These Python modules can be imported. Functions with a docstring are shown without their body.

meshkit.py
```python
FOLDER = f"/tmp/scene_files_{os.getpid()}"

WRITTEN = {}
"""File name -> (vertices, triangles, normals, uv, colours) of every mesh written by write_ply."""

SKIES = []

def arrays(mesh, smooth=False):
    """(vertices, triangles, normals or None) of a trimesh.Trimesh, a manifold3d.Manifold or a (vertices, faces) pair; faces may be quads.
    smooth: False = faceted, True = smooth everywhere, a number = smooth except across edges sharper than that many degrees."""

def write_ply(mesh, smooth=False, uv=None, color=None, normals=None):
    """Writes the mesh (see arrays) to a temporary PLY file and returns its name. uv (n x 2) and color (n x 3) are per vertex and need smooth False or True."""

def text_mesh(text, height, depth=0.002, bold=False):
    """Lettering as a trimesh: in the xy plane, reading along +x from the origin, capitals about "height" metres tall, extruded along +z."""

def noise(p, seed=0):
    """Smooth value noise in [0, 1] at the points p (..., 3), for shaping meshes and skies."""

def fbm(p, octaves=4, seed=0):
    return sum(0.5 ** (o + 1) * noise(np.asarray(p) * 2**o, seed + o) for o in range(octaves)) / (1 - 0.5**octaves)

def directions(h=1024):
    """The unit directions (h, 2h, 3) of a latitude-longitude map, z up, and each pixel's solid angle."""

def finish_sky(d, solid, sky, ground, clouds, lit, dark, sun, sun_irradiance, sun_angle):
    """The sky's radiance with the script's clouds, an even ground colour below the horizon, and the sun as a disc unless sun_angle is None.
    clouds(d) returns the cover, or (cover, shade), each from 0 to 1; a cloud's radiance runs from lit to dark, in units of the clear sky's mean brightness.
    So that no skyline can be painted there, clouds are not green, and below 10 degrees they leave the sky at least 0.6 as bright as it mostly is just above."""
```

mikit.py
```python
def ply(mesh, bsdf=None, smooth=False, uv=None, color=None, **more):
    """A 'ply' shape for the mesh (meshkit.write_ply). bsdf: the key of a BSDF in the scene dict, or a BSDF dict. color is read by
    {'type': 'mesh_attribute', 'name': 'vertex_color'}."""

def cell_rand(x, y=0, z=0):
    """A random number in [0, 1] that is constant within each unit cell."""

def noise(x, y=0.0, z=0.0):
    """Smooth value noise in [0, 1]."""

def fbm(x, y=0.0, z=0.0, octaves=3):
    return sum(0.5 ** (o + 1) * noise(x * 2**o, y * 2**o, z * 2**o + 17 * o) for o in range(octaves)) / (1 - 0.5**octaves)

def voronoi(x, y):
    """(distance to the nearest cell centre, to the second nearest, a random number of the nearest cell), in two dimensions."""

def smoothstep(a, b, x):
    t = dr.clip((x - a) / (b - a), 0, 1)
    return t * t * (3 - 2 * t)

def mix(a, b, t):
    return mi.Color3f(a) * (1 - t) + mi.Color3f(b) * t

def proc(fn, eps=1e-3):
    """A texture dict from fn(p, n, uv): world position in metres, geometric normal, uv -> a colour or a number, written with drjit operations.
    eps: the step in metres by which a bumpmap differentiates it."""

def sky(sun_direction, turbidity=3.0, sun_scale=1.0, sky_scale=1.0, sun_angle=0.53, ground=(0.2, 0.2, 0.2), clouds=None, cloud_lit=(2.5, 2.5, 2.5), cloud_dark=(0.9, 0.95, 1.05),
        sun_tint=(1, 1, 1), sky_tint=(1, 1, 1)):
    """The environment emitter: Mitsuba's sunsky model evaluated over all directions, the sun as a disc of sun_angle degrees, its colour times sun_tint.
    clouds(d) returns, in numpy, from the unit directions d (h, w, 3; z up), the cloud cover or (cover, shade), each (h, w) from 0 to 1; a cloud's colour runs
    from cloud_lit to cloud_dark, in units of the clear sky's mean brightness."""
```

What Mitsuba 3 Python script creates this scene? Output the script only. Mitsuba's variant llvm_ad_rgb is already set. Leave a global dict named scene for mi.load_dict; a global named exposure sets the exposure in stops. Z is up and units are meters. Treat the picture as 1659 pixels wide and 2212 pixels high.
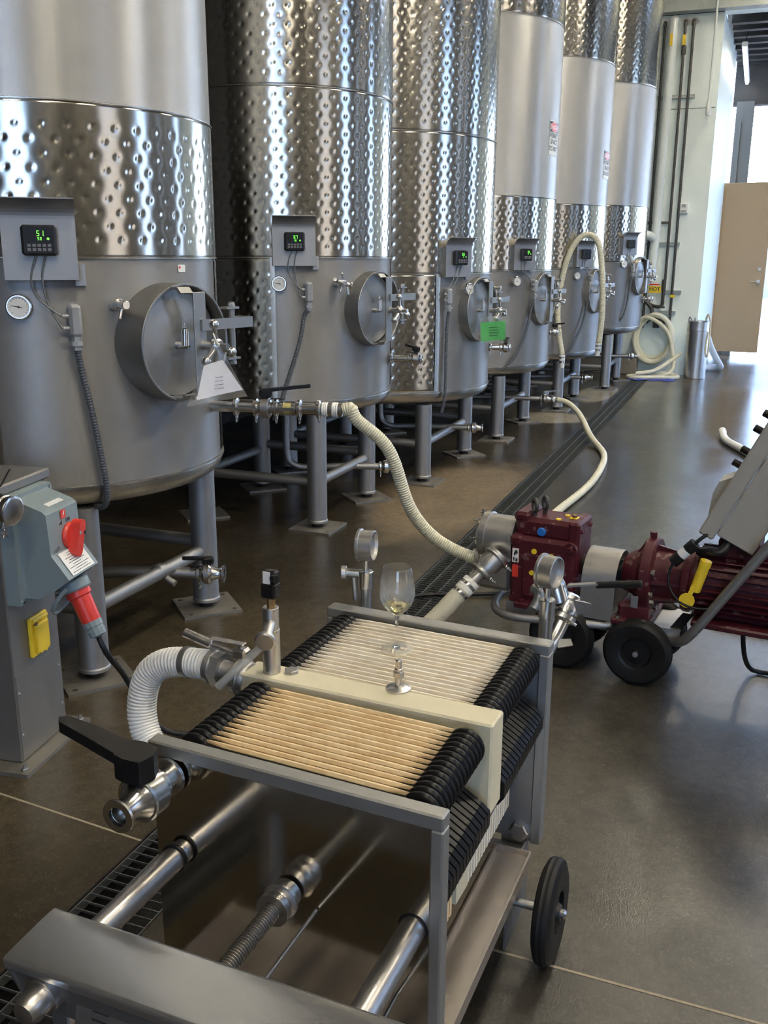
import math, numpy as np, trimesh, drjit as dr, mitsuba as mi
import mikit, meshkit
from mikit import proc, noise, fbm, voronoi, smoothstep, mix, cell_rand
from scipy.interpolate import CubicSpline
from shapely.geometry import Polygon, Point, LineString
from shapely.ops import unary_union
T = mi.ScalarTransform4f
rng = np.random.default_rng(7)
scene, labels = {}, {}
PI = math.pi
# ---------------------------------------------------------------- camera, sky, lamps, exposure
scene['camera'] = {'type': 'perspective', 'fov': 44.06, 'fov_axis': 'x', 'near_clip': 0.05, 'far_clip': 300,
                   'to_world': T().look_at(origin=[0, 0, 1.55], target=[-0.343101, 0.902355, 1.289158], up=[-0.097923, 0.241823, 0.965367])}
exposure = 0.64
SUN = np.array([-0.36, 0.60, 0.75])
scene['sky'] = mikit.sky(SUN, turbidity=4.0, sun_scale=3.0, sky_scale=15.0, ground=(0.30, 0.29, 0.27), sky_tint=(0.92, 1.0, 1.16))
LAMP_WARM = (1.0, 0.90, 0.72)
LAMP_POWER = 32.0
# ---------------------------------------------------------------- materials
def rgb(*c): return {'type': 'rgb', 'value': list(c)}
def two(b): return {'type': 'twosided', 'bsdf': b}
def paint(name, c, rough=0.5, spec=0.5, metallic=0.0, **kw):
    scene[name] = two({'type': 'principled', 'base_color': rgb(*c) if isinstance(c, tuple) else c, 'roughness': rough, 'specular': spec, 'metallic': metallic, **kw})
def steel(name, c, au, av=None, **kw):
    scene[name] = two({'type': 'roughconductor', 'material': 'none', 'distribution': 'ggx', 'specular_reflectance': rgb(*c) if isinstance(c, tuple) else c,
                       'alpha_u': au, 'alpha_v': av if av else au})
# ---------------------------------------------------------------- helpers
def nk(key):
    if key not in scene and key not in labels: return key
    i = 1
    while f'{key}_{i:03d}' in scene or f'{key}_{i:03d}' in labels: i += 1
    return f'{key}_{i:03d}'
def thing(name, label, cat, group=None):
    k = nk(name); labels[k] = {'label': label, 'category': cat}
    if group: labels[k]['group'] = group
    return k
def put(name, mesh, mat, parent=None, smooth=32, label=None, stuff=False, struct=False, **kw):
    if isinstance(mesh, (list, tuple)) : mesh = cat(*mesh)
    k = nk(f'{parent}__{name}' if parent else name)
    scene[k] = mikit.ply(mesh, mat, smooth=smooth, **kw)
    if label: labels.setdefault(k, {})['label'] = label
    if stuff: labels.setdefault(k, {})['kind'] = 'stuff'
    if struct: labels.setdefault(k, {})['kind'] = 'structure'
    return k
def copy(src, name, M, parent=None):
    k = nk(f'{parent}__{name}' if parent else name)
    scene[k] = {**scene[src], 'to_world': T(M)}
    return k
def V(*a): return np.array(a, float)
def unit(v): v = np.asarray(v, float); return v / np.linalg.norm(v)
def cat(*ms): return trimesh.util.concatenate([m for m in ms if m is not None])
def frame(o, x, z=None, y=None):
    """4x4 whose columns are x, y, z axes and the origin o"""
    x = unit(x)
    if y is None:
        z = unit(z); y = unit(np.cross(z, x)); x = np.cross(y, z)
    else:
        y = unit(y); z = unit(np.cross(x, y)); y = np.cross(z, x)
    M = np.eye(4); M[:3, 0], M[:3, 1], M[:3, 2], M[:3, 3] = x, y, z, o
    return M
def rotz(a, o=(0, 0, 0)):
    c, s = math.cos(a), math.sin(a); M = np.eye(4); M[:2, :2] = [[c, -s], [s, c]]; M[:3, 3] = o; return M
def mv(m, M): m = m.copy(); m.apply_transform(M); return m
def box(c, s, r=0.0, M=None):
    """chamfered box, centre c, full sizes s"""
    s = np.asarray(s, float) / 2
    if r <= 0: m = trimesh.creation.box(extents=2 * s)
    else:
        r = min(r, *(0.49 * 2 * s)); pts = []
        for sx in (-1, 1):
            for sy in (-1, 1):
                for sz in (-1, 1):
                    for k in range(3):
                        q = s - r; q[k] = s[k]
                        pts.append(q * (sx, sy, sz))
        m = trimesh.convex.convex_hull(np.array(pts))
    m.apply_translation(c)
    if M is not None: m.apply_transform(M)
    return m
def bx(x0, x1, y0, y1, z0, z1, r=0.0, M=None): return box(((x0 + x1) / 2, (y0 + y1) / 2, (z0 + z1) / 2), (abs(x1 - x0), abs(y1 - y0), abs(z1 - z0)), r, M)
def lathe(prof, p0=(0, 0, 0), axis=(0, 0, 1), n=28):
    """revolve (radius, height) points about the axis through p0; closed where the radius is 0"""
    prof = np.asarray(prof, float); a = np.arange(n) * 2 * PI / n
    z = unit(axis); x = unit(np.cross(z, [0, 0, 1] if abs(z[2]) < .9 else [0, 1, 0])); y = np.cross(z, x)
    ring = np.cos(a)[:, None] * x + np.sin(a)[:, None] * y
    v = (np.asarray(p0, float) + prof[:, None, 1:2] * z + prof[:, None, 0:1] * ring[None]).reshape(-1, 3)
    f = []
    i = np.arange(n); j = (i + 1) % n
    for k in range(len(prof) - 1):
        a0, b0 = k * n + i, k * n + j; a1, b1 = a0 + n, b0 + n
        if prof[k, 0] > 1e-9: f.append(np.stack([a0, b0, b1], 1))
        if prof[k + 1, 0] > 1e-9: f.append(np.stack([a0, b1, a1], 1))
    m = trimesh.Trimesh(v, np.vstack(f), process=False)
    m.merge_vertices(); return m
def cyl(p0, p1, r, r1=None, n=20, ch=0.0):
    p0, p1 = V(*p0), V(*p1); L = np.linalg.norm(p1 - p0); r1 = r if r1 is None else r1
    if ch > 0: prof = [(0, 0), (r - ch, 0), (r, ch), (r1, L - ch), (r1 - ch, L), (0, L)]
    else: prof = [(0, 0), (r, 0), (r1, L), (0, L)]
    return lathe(prof, p0, p1 - p0, n)
def pipe(p0, p1, r, t, n=24):
    p0, p1 = V(*p0), V(*p1); L = np.linalg.norm(p1 - p0)
    return lathe([(r - t, 0), (r, 0), (r, L), (r - t, L), (r - t, 0)], p0, p1 - p0, n)
def spline(pts, step=0.01, closed=False):
    pts = np.asarray(pts, float); d = np.r_[0, np.cumsum(np.maximum(np.linalg.norm(np.diff(pts, axis=0), axis=1), 1e-6) ** 0.5)]
    cs = CubicSpline(d, pts, bc_type='periodic' if closed else 'natural')
    u = np.linspace(0, d[-1], 2000); q = cs(u)
    s = np.r_[0, np.cumsum(np.linalg.norm(np.diff(q, axis=0), axis=1))]
    n = max(2, int(round(s[-1] / step)))
    return np.stack([np.interp(np.linspace(0, s[-1], n + 1), s, q[:, k]) for k in range(3)], 1)
def sweep(path, r, n=14, cap=True, closed=False):
    """tube along the path; r a number or one per point"""
    path = np.asarray(path, float); N = len(path); r = np.broadcast_to(r, N)
    t = np.gradient(path, axis=0)
    if closed: t = np.roll(path, -1, 0) - np.roll(path, 1, 0)
    t /= np.linalg.norm(t, axis=1, keepdims=True) + 1e-12
    u = unit(np.cross(t[0], [0, 0, 1] if abs(t[0][2]) < .9 else [1, 0, 0])); us = []
    for k in range(N):
        u = u - t[k] * (u @ t[k]); u /= np.linalg.norm(u); us.append(u)
    us = np.array(us)
    if closed:
        w = np.cross(t[0], us[0]); e = us[-1] - t[0] * (us[-1] @ t[0]); ang = math.atan2(e @ w, e @ us[0])
        for k in range(N):
            a = -ang * k / N; us[k] = us[k] * math.cos(a) + np.cross(t[k], us[k]) * math.sin(a)
    w = np.cross(t, us); a = np.arange(n) * 2 * PI / n
    v = (path[:, None] + r[:, None, None] * (np.cos(a)[None, :, None] * us[:, None] + np.sin(a)[None, :, None] * w[:, None])).reshape(-1, 3)
    i = np.arange(n); j = (i + 1) % n; f = []
    for k in range(N if closed else N - 1):
        a0, b0 = k * n + i, k * n + j; k1 = (k + 1) % N; a1, b1 = k1 * n + i, k1 * n + j
        f += [np.stack([a0, b0, b1], 1), np.stack([a0, b1, a1], 1)]
    f = np.vstack(f)
    if cap and not closed:
        v = np.vstack([v, path[0], path[-1]]); c0, c1 = len(v) - 2, len(v) - 1
        f = np.vstack([f, np.stack([j, i, i * 0 + c0], 1), np.stack([(N - 1) * n + i, (N - 1) * n + j, i * 0 + c1], 1)])
    return trimesh.Trimesh(v, f, process=False)
def torus(c, axis, R, r, n=32, m=10):
    z = unit(axis); x = unit(np.cross(z, [0, 0, 1] if abs(z[2]) < .9 else [0, 1, 0])); y = np.cross(z, x); a = np.arange(n) * 2 * PI / n
    return sweep(V(*c) + R * (np.cos(a)[:, None] * x + np.sin(a)[:, None] * y), r, m, closed=True)
def prism(poly, h, M=None, z0=0.0):
    """extrude a shapely polygon or a list of 2d points along z from z0 by h, then transform"""
    if not hasattr(poly, 'geom_type'): poly = Polygon(poly)
    gs = getattr(poly, 'geoms', [poly])
    m = cat(*[trimesh.creation.extrude_polygon(g, h, engine='earcut') for g in gs if g.area > 1e-10])
    m.apply_translation((0, 0, z0))
    if M is not None: m.apply_transform(M)
    return m
def rrect(x0, x1, y0, y1, r, k=5): return Polygon([(x0 + r, y0 + r), (x1 - r, y0 + r), (x1 - r, y1 - r), (x0 + r, y1 - r)]).buffer(r, quad_segs=k)
def hexnut(p, axis, r, h, ch=True):
    m = lathe([(0, 0), (r, 0), (r, h * .8), (r * .88, h), (0, h)], p, axis, 6); return m
def hose(path_pts, r, pitch=0.0, depth=0.0, n=16, step=0.012, r_in=None):
    """hose along a spline; with pitch > 0 its wall is corrugated"""
    if pitch > 0:
        p = spline(path_pts, pitch / 4); k = np.arange(len(p)); rr = r - depth * np.array([0, .5, 1, .5])[k % 4]
    else: p = spline(path_pts, step); rr = np.full(len(p), r)
    return sweep(p, rr, n)
def grid_mesh(P, wrap=False):
    """(nu, nv, 3) points -> mesh with uv"""
    nu, nv = P.shape[:2]; idx = np.arange(nu * nv).reshape(nu, nv)
    a, b, c, d = idx[:-1, :-1].ravel(), idx[1:, :-1].ravel(), idx[1:, 1:].ravel(), idx[:-1, 1:].ravel()
    return trimesh.Trimesh(P.reshape(-1, 3), np.vstack([np.stack([a, b, c], 1), np.stack([a, c, d], 1)]), process=False)
def text(s, h, M, depth=0.0006, bold=False):
    m = meshkit.text_mesh(s, h, depth, bold); m.apply_translation((-(m.bounds[0][0] + m.bounds[1][0]) / 2, -h / 2, 0)); m.apply_transform(M); return m
def ferrule(p, axis, r, L=0.0):
    """tri-clamp joint: two flanges and the clamp band round them, centred at p"""
    a = unit(axis); p = V(*p)
    return lathe([(r, -.012), (r * 1.42, -.006), (r * 1.62, -.0055), (r * 1.62, .0055), (r * 1.42, .006), (r, .012)], p, a, 28)
def wing(p, axis, down, s=1.0):
    """tri-clamp bolt with its wing nut hanging on the side 'down' of the joint at p"""
    a, d = unit(axis), unit(down); e = np.cross(a, d); p = V(*p)
    M = frame(p, e, y=d)
    lug = bx(-.012 * s, .012 * s, -.004 * s, .016 * s, -.006 * s, .006 * s, .002 * s)
    b = cyl((0, .004 * s, 0), (0, .040 * s, 0), .0035 * s, n=8)
    nut = lathe([(0, 0), (.008 * s, 0), (.006 * s, .012 * s), (0, .012 * s)], (0, .020 * s, 0), (0, 1, 0), 10)
    w = cat(*[prism([(.004 * s, 0), (.016 * s, .004 * s), (.018 * s, .016 * s), (.006 * s, .010 * s)], .003 * s, frame((0, .021 * s, 0), (q, 0, 0), y=(0, 1, 0)), -.0015 * s) for q in (1, -1)])
    return mv(cat(lug, b, nut, w), M)
# ---------------------------------------------------------------- materials of the building
def floor_col(p, n, uv):
    x, y = p.x, p.y
    big = fbm(x * 0.9 + 3.1, y * 0.7, 0.0, 4); fine = fbm(x * 38, y * 38, 2.0, 3); mid = fbm(x * 5.5, y * 4.2 + 9, 1.0, 3)
    # dry tan concrete between the legs and the drain; damp elsewhere
    e1 = 1 - smoothstep(0.7, 1.15, dr.sqrt(dr.square((x + 1.75) / 0.48) + dr.square((y - 5.9) / 1.15)) + (mid - .5) * .5)
    e2 = 1 - smoothstep(0.8, 1.1, dr.sqrt(dr.square((x + 1.78) / 0.36) + dr.square((y - 9.35) / 0.35)) + (mid - .5) * .3)
    e3 = 1 - smoothstep(0.8, 1.1, dr.sqrt(dr.square((x + 1.62) / 0.22) + dr.square((y - 11.3) / 0.8)) + (mid - .5) * .3)
    c = mix((0.026, 0.021, 0.013), (0.056, 0.045, 0.028), smoothstep(0.3, 0.75, big))
    c = mix(c, mi.Color3f(0.175, 0.130, 0.075), e1 * 0.7)
    c = mix(c, mi.Color3f(0.230, 0.205, 0.150), dr.maximum(e2, e3) * 0.9)
    speck = noise(x * 380, y * 380, 4.0) * noise(x * 170 + 3, y * 170, 6.0)
    c = c * (0.70 + 0.45 * fine + 0.55 * smoothstep(.25, .75, speck)) * (0.8 + 0.4 * mid)
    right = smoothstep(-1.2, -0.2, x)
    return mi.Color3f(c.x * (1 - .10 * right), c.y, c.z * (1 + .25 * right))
def floor_rough(p, n, uv):
    x, y = p.x, p.y
    mid = fbm(x * 1.1 + 7, y * 0.8, 3.0, 4)
    e1 = 1 - smoothstep(0.7, 1.15, dr.sqrt(dr.square((x + 1.75) / 0.48) + dr.square((y - 5.9) / 1.15)))
    wet = smoothstep(0.40, 0.58, mid) * smoothstep(4.5, 9.0, y) * smoothstep(-2.0, -0.8, x) + smoothstep(0.52, 0.6, mid) * 0.5
    return dr.clip(0.27 + 0.13 * (1 - smoothstep(2.5, 5.0, y)) * smoothstep(-0.9, -0.4, x) + 0.28 * e1 - 0.24 * dr.clip(wet, 0, 1), 0.10, 0.7)
def floor_bump(p, n, uv): return fbm(p.x * 380, p.y * 380, 0.0, 2) * 0.00034
scene['m_floor'] = two({'type': 'bumpmap', 'arbitrary': proc(floor_bump, 0.0007), 'scale': 1.0,
    'bsdf': {'type': 'principled', 'base_color': proc(floor_col), 'roughness': proc(floor_rough), 'specular': 0.62}})
paint('m_outside', (0.55, 0.54, 0.51), 0.8)
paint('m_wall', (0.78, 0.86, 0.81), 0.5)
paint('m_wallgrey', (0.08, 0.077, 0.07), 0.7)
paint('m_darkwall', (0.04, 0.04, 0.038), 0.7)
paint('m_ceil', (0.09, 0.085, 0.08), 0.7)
def galv_col(p, n, uv):
    d1, d2, r = voronoi(p.x * 9 + p.y * 4, p.z * 9)
    return mix((0.30, 0.33, 0.31), (0.44, 0.47, 0.44), r * .6 + .4 * fbm(p.x * 3, p.y * 3, p.z * 3, 3))
paint('m_galv', proc(galv_col), 0.45, metallic=0.35)
paint('m_beam', (0.10, 0.105, 0.105), 0.55, metallic=0.2)
paint('m_joist', (0.035, 0.032, 0.03), 0.6)
paint('m_canopy', (0.04, 0.038, 0.036), 0.7)
paint('m_tandoor', (0.36, 0.25, 0.145), 0.5)
paint('m_curb', (0.20, 0.18, 0.145), 0.85)
paint('m_black', (0.009, 0.009, 0.010), 0.42, 0.3)
paint('m_blackrub', (0.010, 0.010, 0.011), 0.36, 0.2)
paint('m_tyre', (0.009, 0.009, 0.009), 0.5, 0.22)
paint('m_white', (0.75, 0.75, 0.72), 0.5)
paint('m_brass', (0.30, 0.19, 0.08), 0.4, metallic=0.8)
paint('m_red', (0.62, 0.045, 0.03), 0.35)
paint('m_yellow', (0.78, 0.55, 0.03), 0.4)
paint('m_blue', (0.02, 0.14, 0.48), 0.35)
paint('m_ironpipe', (0.055, 0.055, 0.05), 0.5, metallic=0.3)
paint('m_pipewhite', (0.66, 0.70, 0.66), 0.35)
paint('m_joint', (0.26, 0.22, 0.16), 0.8)
scene['m_lamp'] = two({'type': 'diffuse', 'reflectance': rgb(.8, .8, .8)})
def emit(mesh, name, parent, power, col):
    return put(name, mesh, 'm_lamp', parent, smooth=False, emitter={'type': 'area', 'radiance': rgb(*[power * c for c in col])})
# ---------------------------------------------------------------- structure
DX0, DX1, DEND = -1.425, -1.205, 13.0        # drain channel
put('floor', [bx(-4.6, DX0, -9, 13.6, -.14, 0), bx(DX1, 6.2, -9, 13.6, -.14, 0), bx(DX0, DX1, DEND, 13.6, -.14, 0), bx(DX0, DX1, -9, -1, -.14, 0),
              bx(-0.69, 6.2, 13.6, 16.9, -.14, 0)], 'm_floor', smooth=False, struct=True)
put('channel', [bx(DX0, DX1, -1, DEND, -.20, -.135), bx(DX0 - .01, DX0 + .004, -1, DEND, -.17, -.001), bx(DX1 - .004, DX1 + .01, -1, DEND, -.17, -.001)], 'm_black', 'floor', smooth=False)
for (a, b) in (((-1.97, 1.937), (-1.425, 1.889)), ((-1.2, 1.87), (-0.40, 1.826)), ((-0.40, 1.826), (3.0, 1.768)), ((-4.4, 2.07), (-1.99, 1.94))):
    d = unit(V(b[0] - a[0], b[1] - a[1], 0)); L = math.dist(a, b); M = frame((*a, 0), d, z=(0, 0, 1))
    put('joint', bx(0, L, -.0035, .0035, -.002, .0012, M=M), 'm_joint', 'floor', smooth=False)
put('ground_outside', bx(-30, 60, 16.9, 70, -.2, -.02), 'm_outside', smooth=False, struct=True)
put('ground_outside', bx(6.2, 60, -30, 16.9, -.2, -.02), 'm_outside', smooth=False, struct=True)
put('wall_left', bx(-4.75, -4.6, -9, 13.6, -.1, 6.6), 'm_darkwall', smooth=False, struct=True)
put('wall_far', [bx(-4.6, -0.71, 13.6, 13.85, 0, 4.5), bx(-4.6, .3, 13.62, 13.85, 4.5, 6.6), bx(3.2, 6.2, 13.62, 13.85, 4.5, 6.6), bx(.3, 3.2, 13.62, 13.85, 4.5, 5.0), bx(2.3, 6.2, 13.6, 13.85, 0, 4.5)], 'm_wall', smooth=False, struct=True)
put('trim_1', bx(-4.6, -0.71, 13.592, 13.6, 3.385, 3.39), 'm_wallgrey', smooth=False, struct=True)
put('trim_2', bx(-4.6, -0.71, 13.592, 13.6, 4.49, 4.505), 'm_black', smooth=False, struct=True)
put('wall_return', prism([(-.71, 13.6), (-.71, 16.0), (-.60, 16.0), (-.69, 13.6)], 4.5), 'm_wall', smooth=False, struct=True)
put('beam_far', [bx(-4.6, 6.2, 13.50, 13.6, 4.5, 5.3), bx(-4.6, 6.2, 13.42, 13.6, 4.495, 4.51)], 'm_galv', smooth=False, struct=True)
put('baseboard_far', bx(-4.6, -1.42, 13.35, 13.6, 0, .25, .01), 'm_curb', smooth=False, struct=True)
put('ceiling', bx(-4.75, 6.35, -9.2, 13.85, 6.6, 6.75), 'm_ceil', smooth=False, struct=True)
# right wall with three roll-up doorways, back wall with one
def wall_x(x0, x1, y0, y1, openings, top, z1=6.6):
    ms = []; y = y0
    for (a, b, zb, zt) in sorted(openings):
        ms.append(bx(x0, x1, y, a, -.1, z1)); ms.append(bx(x0, x1, a, b, zt, z1))
        if zb > 0: ms.append(bx(x0, x1, a, b, -.1, zb))
        y = b
    ms.append(bx(x0, x1, y, y1, -.1, z1)); return ms
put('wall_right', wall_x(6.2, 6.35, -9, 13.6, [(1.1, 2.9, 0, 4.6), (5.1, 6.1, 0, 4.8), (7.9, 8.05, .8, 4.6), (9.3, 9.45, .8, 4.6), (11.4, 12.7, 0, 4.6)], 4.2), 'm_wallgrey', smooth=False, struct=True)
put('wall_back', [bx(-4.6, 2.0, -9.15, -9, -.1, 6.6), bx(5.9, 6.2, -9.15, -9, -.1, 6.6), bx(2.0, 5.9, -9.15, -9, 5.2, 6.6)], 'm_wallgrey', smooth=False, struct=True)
put('beam_right', [bx(5.9, 6.2, -9, 13.6, 4.5, 4.8), bx(2.6, 2.8, -9, 13.6, 6.2, 6.6)], 'm_beam', smooth=False, struct=True)
# ---------------------------------------------------------------- covered crush pad beyond the opening
put('roof_canopy', [bx(-.70, -.38, 13.85, 17.2, 4.62, 4.70), bx(-.10, 7.5, 13.85, 17.2, 4.62, 4.70), bx(-.38, -.10, 13.85, 15.0, 4.62, 4.70)] + [bx(-.38, -.10, y, y + .22, 4.62, 4.70) for y in (15.28, 15.72, 16.16, 16.60, 17.0)], 'm_canopy', smooth=False, struct=True)
for k in range(8):
    y = 14.05 + k * .42
    put('joist', [bx(-.62, 7.5, y - .02, y + .02, 4.44, 4.62), bx(-.62, 7.5, y - .06, y + .06, 4.43, 4.445)], 'm_joist', 'roof_canopy', smooth=False)
put('edge_beam', [bx(-.62, 7.5, 17.0, 17.05, 3.86, 4.62), bx(-.62, 7.5, 16.94, 17.11, 3.85, 3.875)], 'm_joist', 'roof_canopy', smooth=False)
put('column_outside', [bx(-.56, -.30, 16.9, 16.92, 0, 3.9), bx(-.56, -.30, 17.14, 17.16, 0, 3.9), bx(-.44, -.42, 16.9, 17.16, 0, 3.9), bx(-.50, -.47, 16.86, 16.9, 0, 3.6)], 'm_beam', smooth=False, struct=True)
put('column_outside', [bx(5.6, 5.86, 16.9, 16.92, 0, 3.9), bx(5.6, 5.86, 17.14, 17.16, 0, 3.9), bx(5.72, 5.74, 16.9, 17.16, 0, 3.9)], 'm_beam', smooth=False, struct=True)
put('wall_neighbour', bx(-20, 3.5, 44, 45, -.1, 3.2), 'm_white', smooth=False, struct=True)
put('trim_3', bx(-20, 3.5, 43.95, 44, 2.5, 2.6), 'm_wallgrey', smooth=False, struct=True)
put('wall_neighbour', bx(12, 12.4, -3, 4.2, -.1, 5.5), 'm_warmwall', smooth=False, struct=True)
paint('m_warmwall', (0.72, 0.62, 0.46), 0.8)
k = thing('strip_light', 'lit fluorescent strip light under the dark outdoor canopy beyond the doorway', 'light')
put('housing', bx(-.475, -.405, 14.05, 16.9, 4.16, 4.22, .01), 'm_white', k, smooth=False)
emit(bx(-.460, -.420, 14.08, 16.87, 4.14, 4.16), 'tube', k, 14, (1, .98, .95))
put('hanger', [cyl((-.44, 14.6, 4.24), (-.44, 14.6, 4.62), .006, n=6), cyl((-.44, 16.2, 4.24), (-.44, 16.2, 4.62), .006, n=6)], 'm_black', k)
# brown steel door standing open, hung at the end of the return wall
k = 'door_1'; put(k, box((-.32, 16.06, 1.38), (.86, .045, 2.52), .003), 'm_tandoor', smooth=False, struct=True)
put('lever', [cyl((.02, 16.03, 1.20), (.02, 15.97, 1.20), .028, n=16), cyl((.02, 15.975, 1.20), (-.09, 15.975, 1.20), .010, n=10), cyl((.02, 16.04, 1.38), (.02, 16.02, 1.38), .025, n=14)], 'm_steelpol', k)
put('hinge', [cyl((-.755, 16.03, z - .05), (-.755, 16.03, z + .05), .012, n=10) for z in (.4, 1.4, 2.4)], 'm_steelpol', k)
put('trim_4', [bx(-.80, -.755, 15.99, 16.12, 0, 2.72), bx(-.80, -.70, 15.99, 16.12, 2.66, 2.72)], 'm_wallgrey', smooth=False, struct=True)
# lamps of the hall: high-bay fluorescent fixtures with warm tubes
LAMPS = [(.30, -2.6), (.30, 1.1), (.30, 4.8), (.30, 8.5), (.30, 11.8), (3.4, -2.6), (3.4, 1.1), (3.4, 4.8), (3.4, 8.5)]
ORD = 'first second third fourth fifth sixth seventh eighth ninth tenth eleventh twelfth thirteenth fourteenth'.split()
for k, (x, y) in enumerate(LAMPS):
    t = thing('high_bay_light', f'white high bay fluorescent fixture {"above the aisle" if x < 1 else "near the right wall"}, {ORD[sum(1 for q in LAMPS if (q[0] < 1) == (x < 1) and q[1] > y)]} from the far wall', 'light', 'high bay lights of the hall')
    put('housing', [bx(x - .30, x + .30, y - .62, y + .62, 5.66, 5.72, .01), bx(x - .32, x - .30, y - .62, y + .62, 5.58, 5.70), bx(x + .30, x + .32, y - .62, y + .62, 5.58, 5.70)], 'm_white', t, smooth=False)
    emit(bx(x - .25, x + .25, y - .58, y + .58, 5.61, 5.645), 'diffuser', t, LAMP_POWER, LAMP_WARM)
    put('hanger', [cyl((x, y + s, 5.7), (x, y + s, 6.62), .006, n=6) for s in (-.5, .5)], 'm_black', t)
ORD = 'first second third fourth fifth sixth seventh eighth ninth tenth eleventh twelfth thirteenth fourteenth'.split()
# drain gratings: one wire grating per metre of channel
for k in range(14):
    y0 = -.98 + k * 1.0
    if y0 + .98 > DEND: break
    far = y0 > 5
    t = thing('drain_grating', f'dark wire grating of the trench drain, {ORD[13 - k]} of the row counted from the far wall', 'grating', 'gratings in a row over the trench drain')
    ex = [DX0 + .008, DX1 - .008]
    put('rail', [bx(x - .0016, x + .0016, y0, y0 + .985, -.028, -.002) for x in (ex[0], ex[1], DX0 + .078, DX0 + .146)], 'm_grate', t, smooth=False)
    n = 33
    put('cross_bar', [bx(ex[0], ex[1], y - .0013, y + .0013, -.012, -.006) for y in np.linspace(y0 + .006, y0 + .98, n)], 'm_grate', t, smooth=False)
paint('m_grate', (0.20, 0.21, 0.20), 0.35, metallic=0.7)
steel('m_steelpol', (0.66, 0.65, 0.62), .10)
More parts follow.
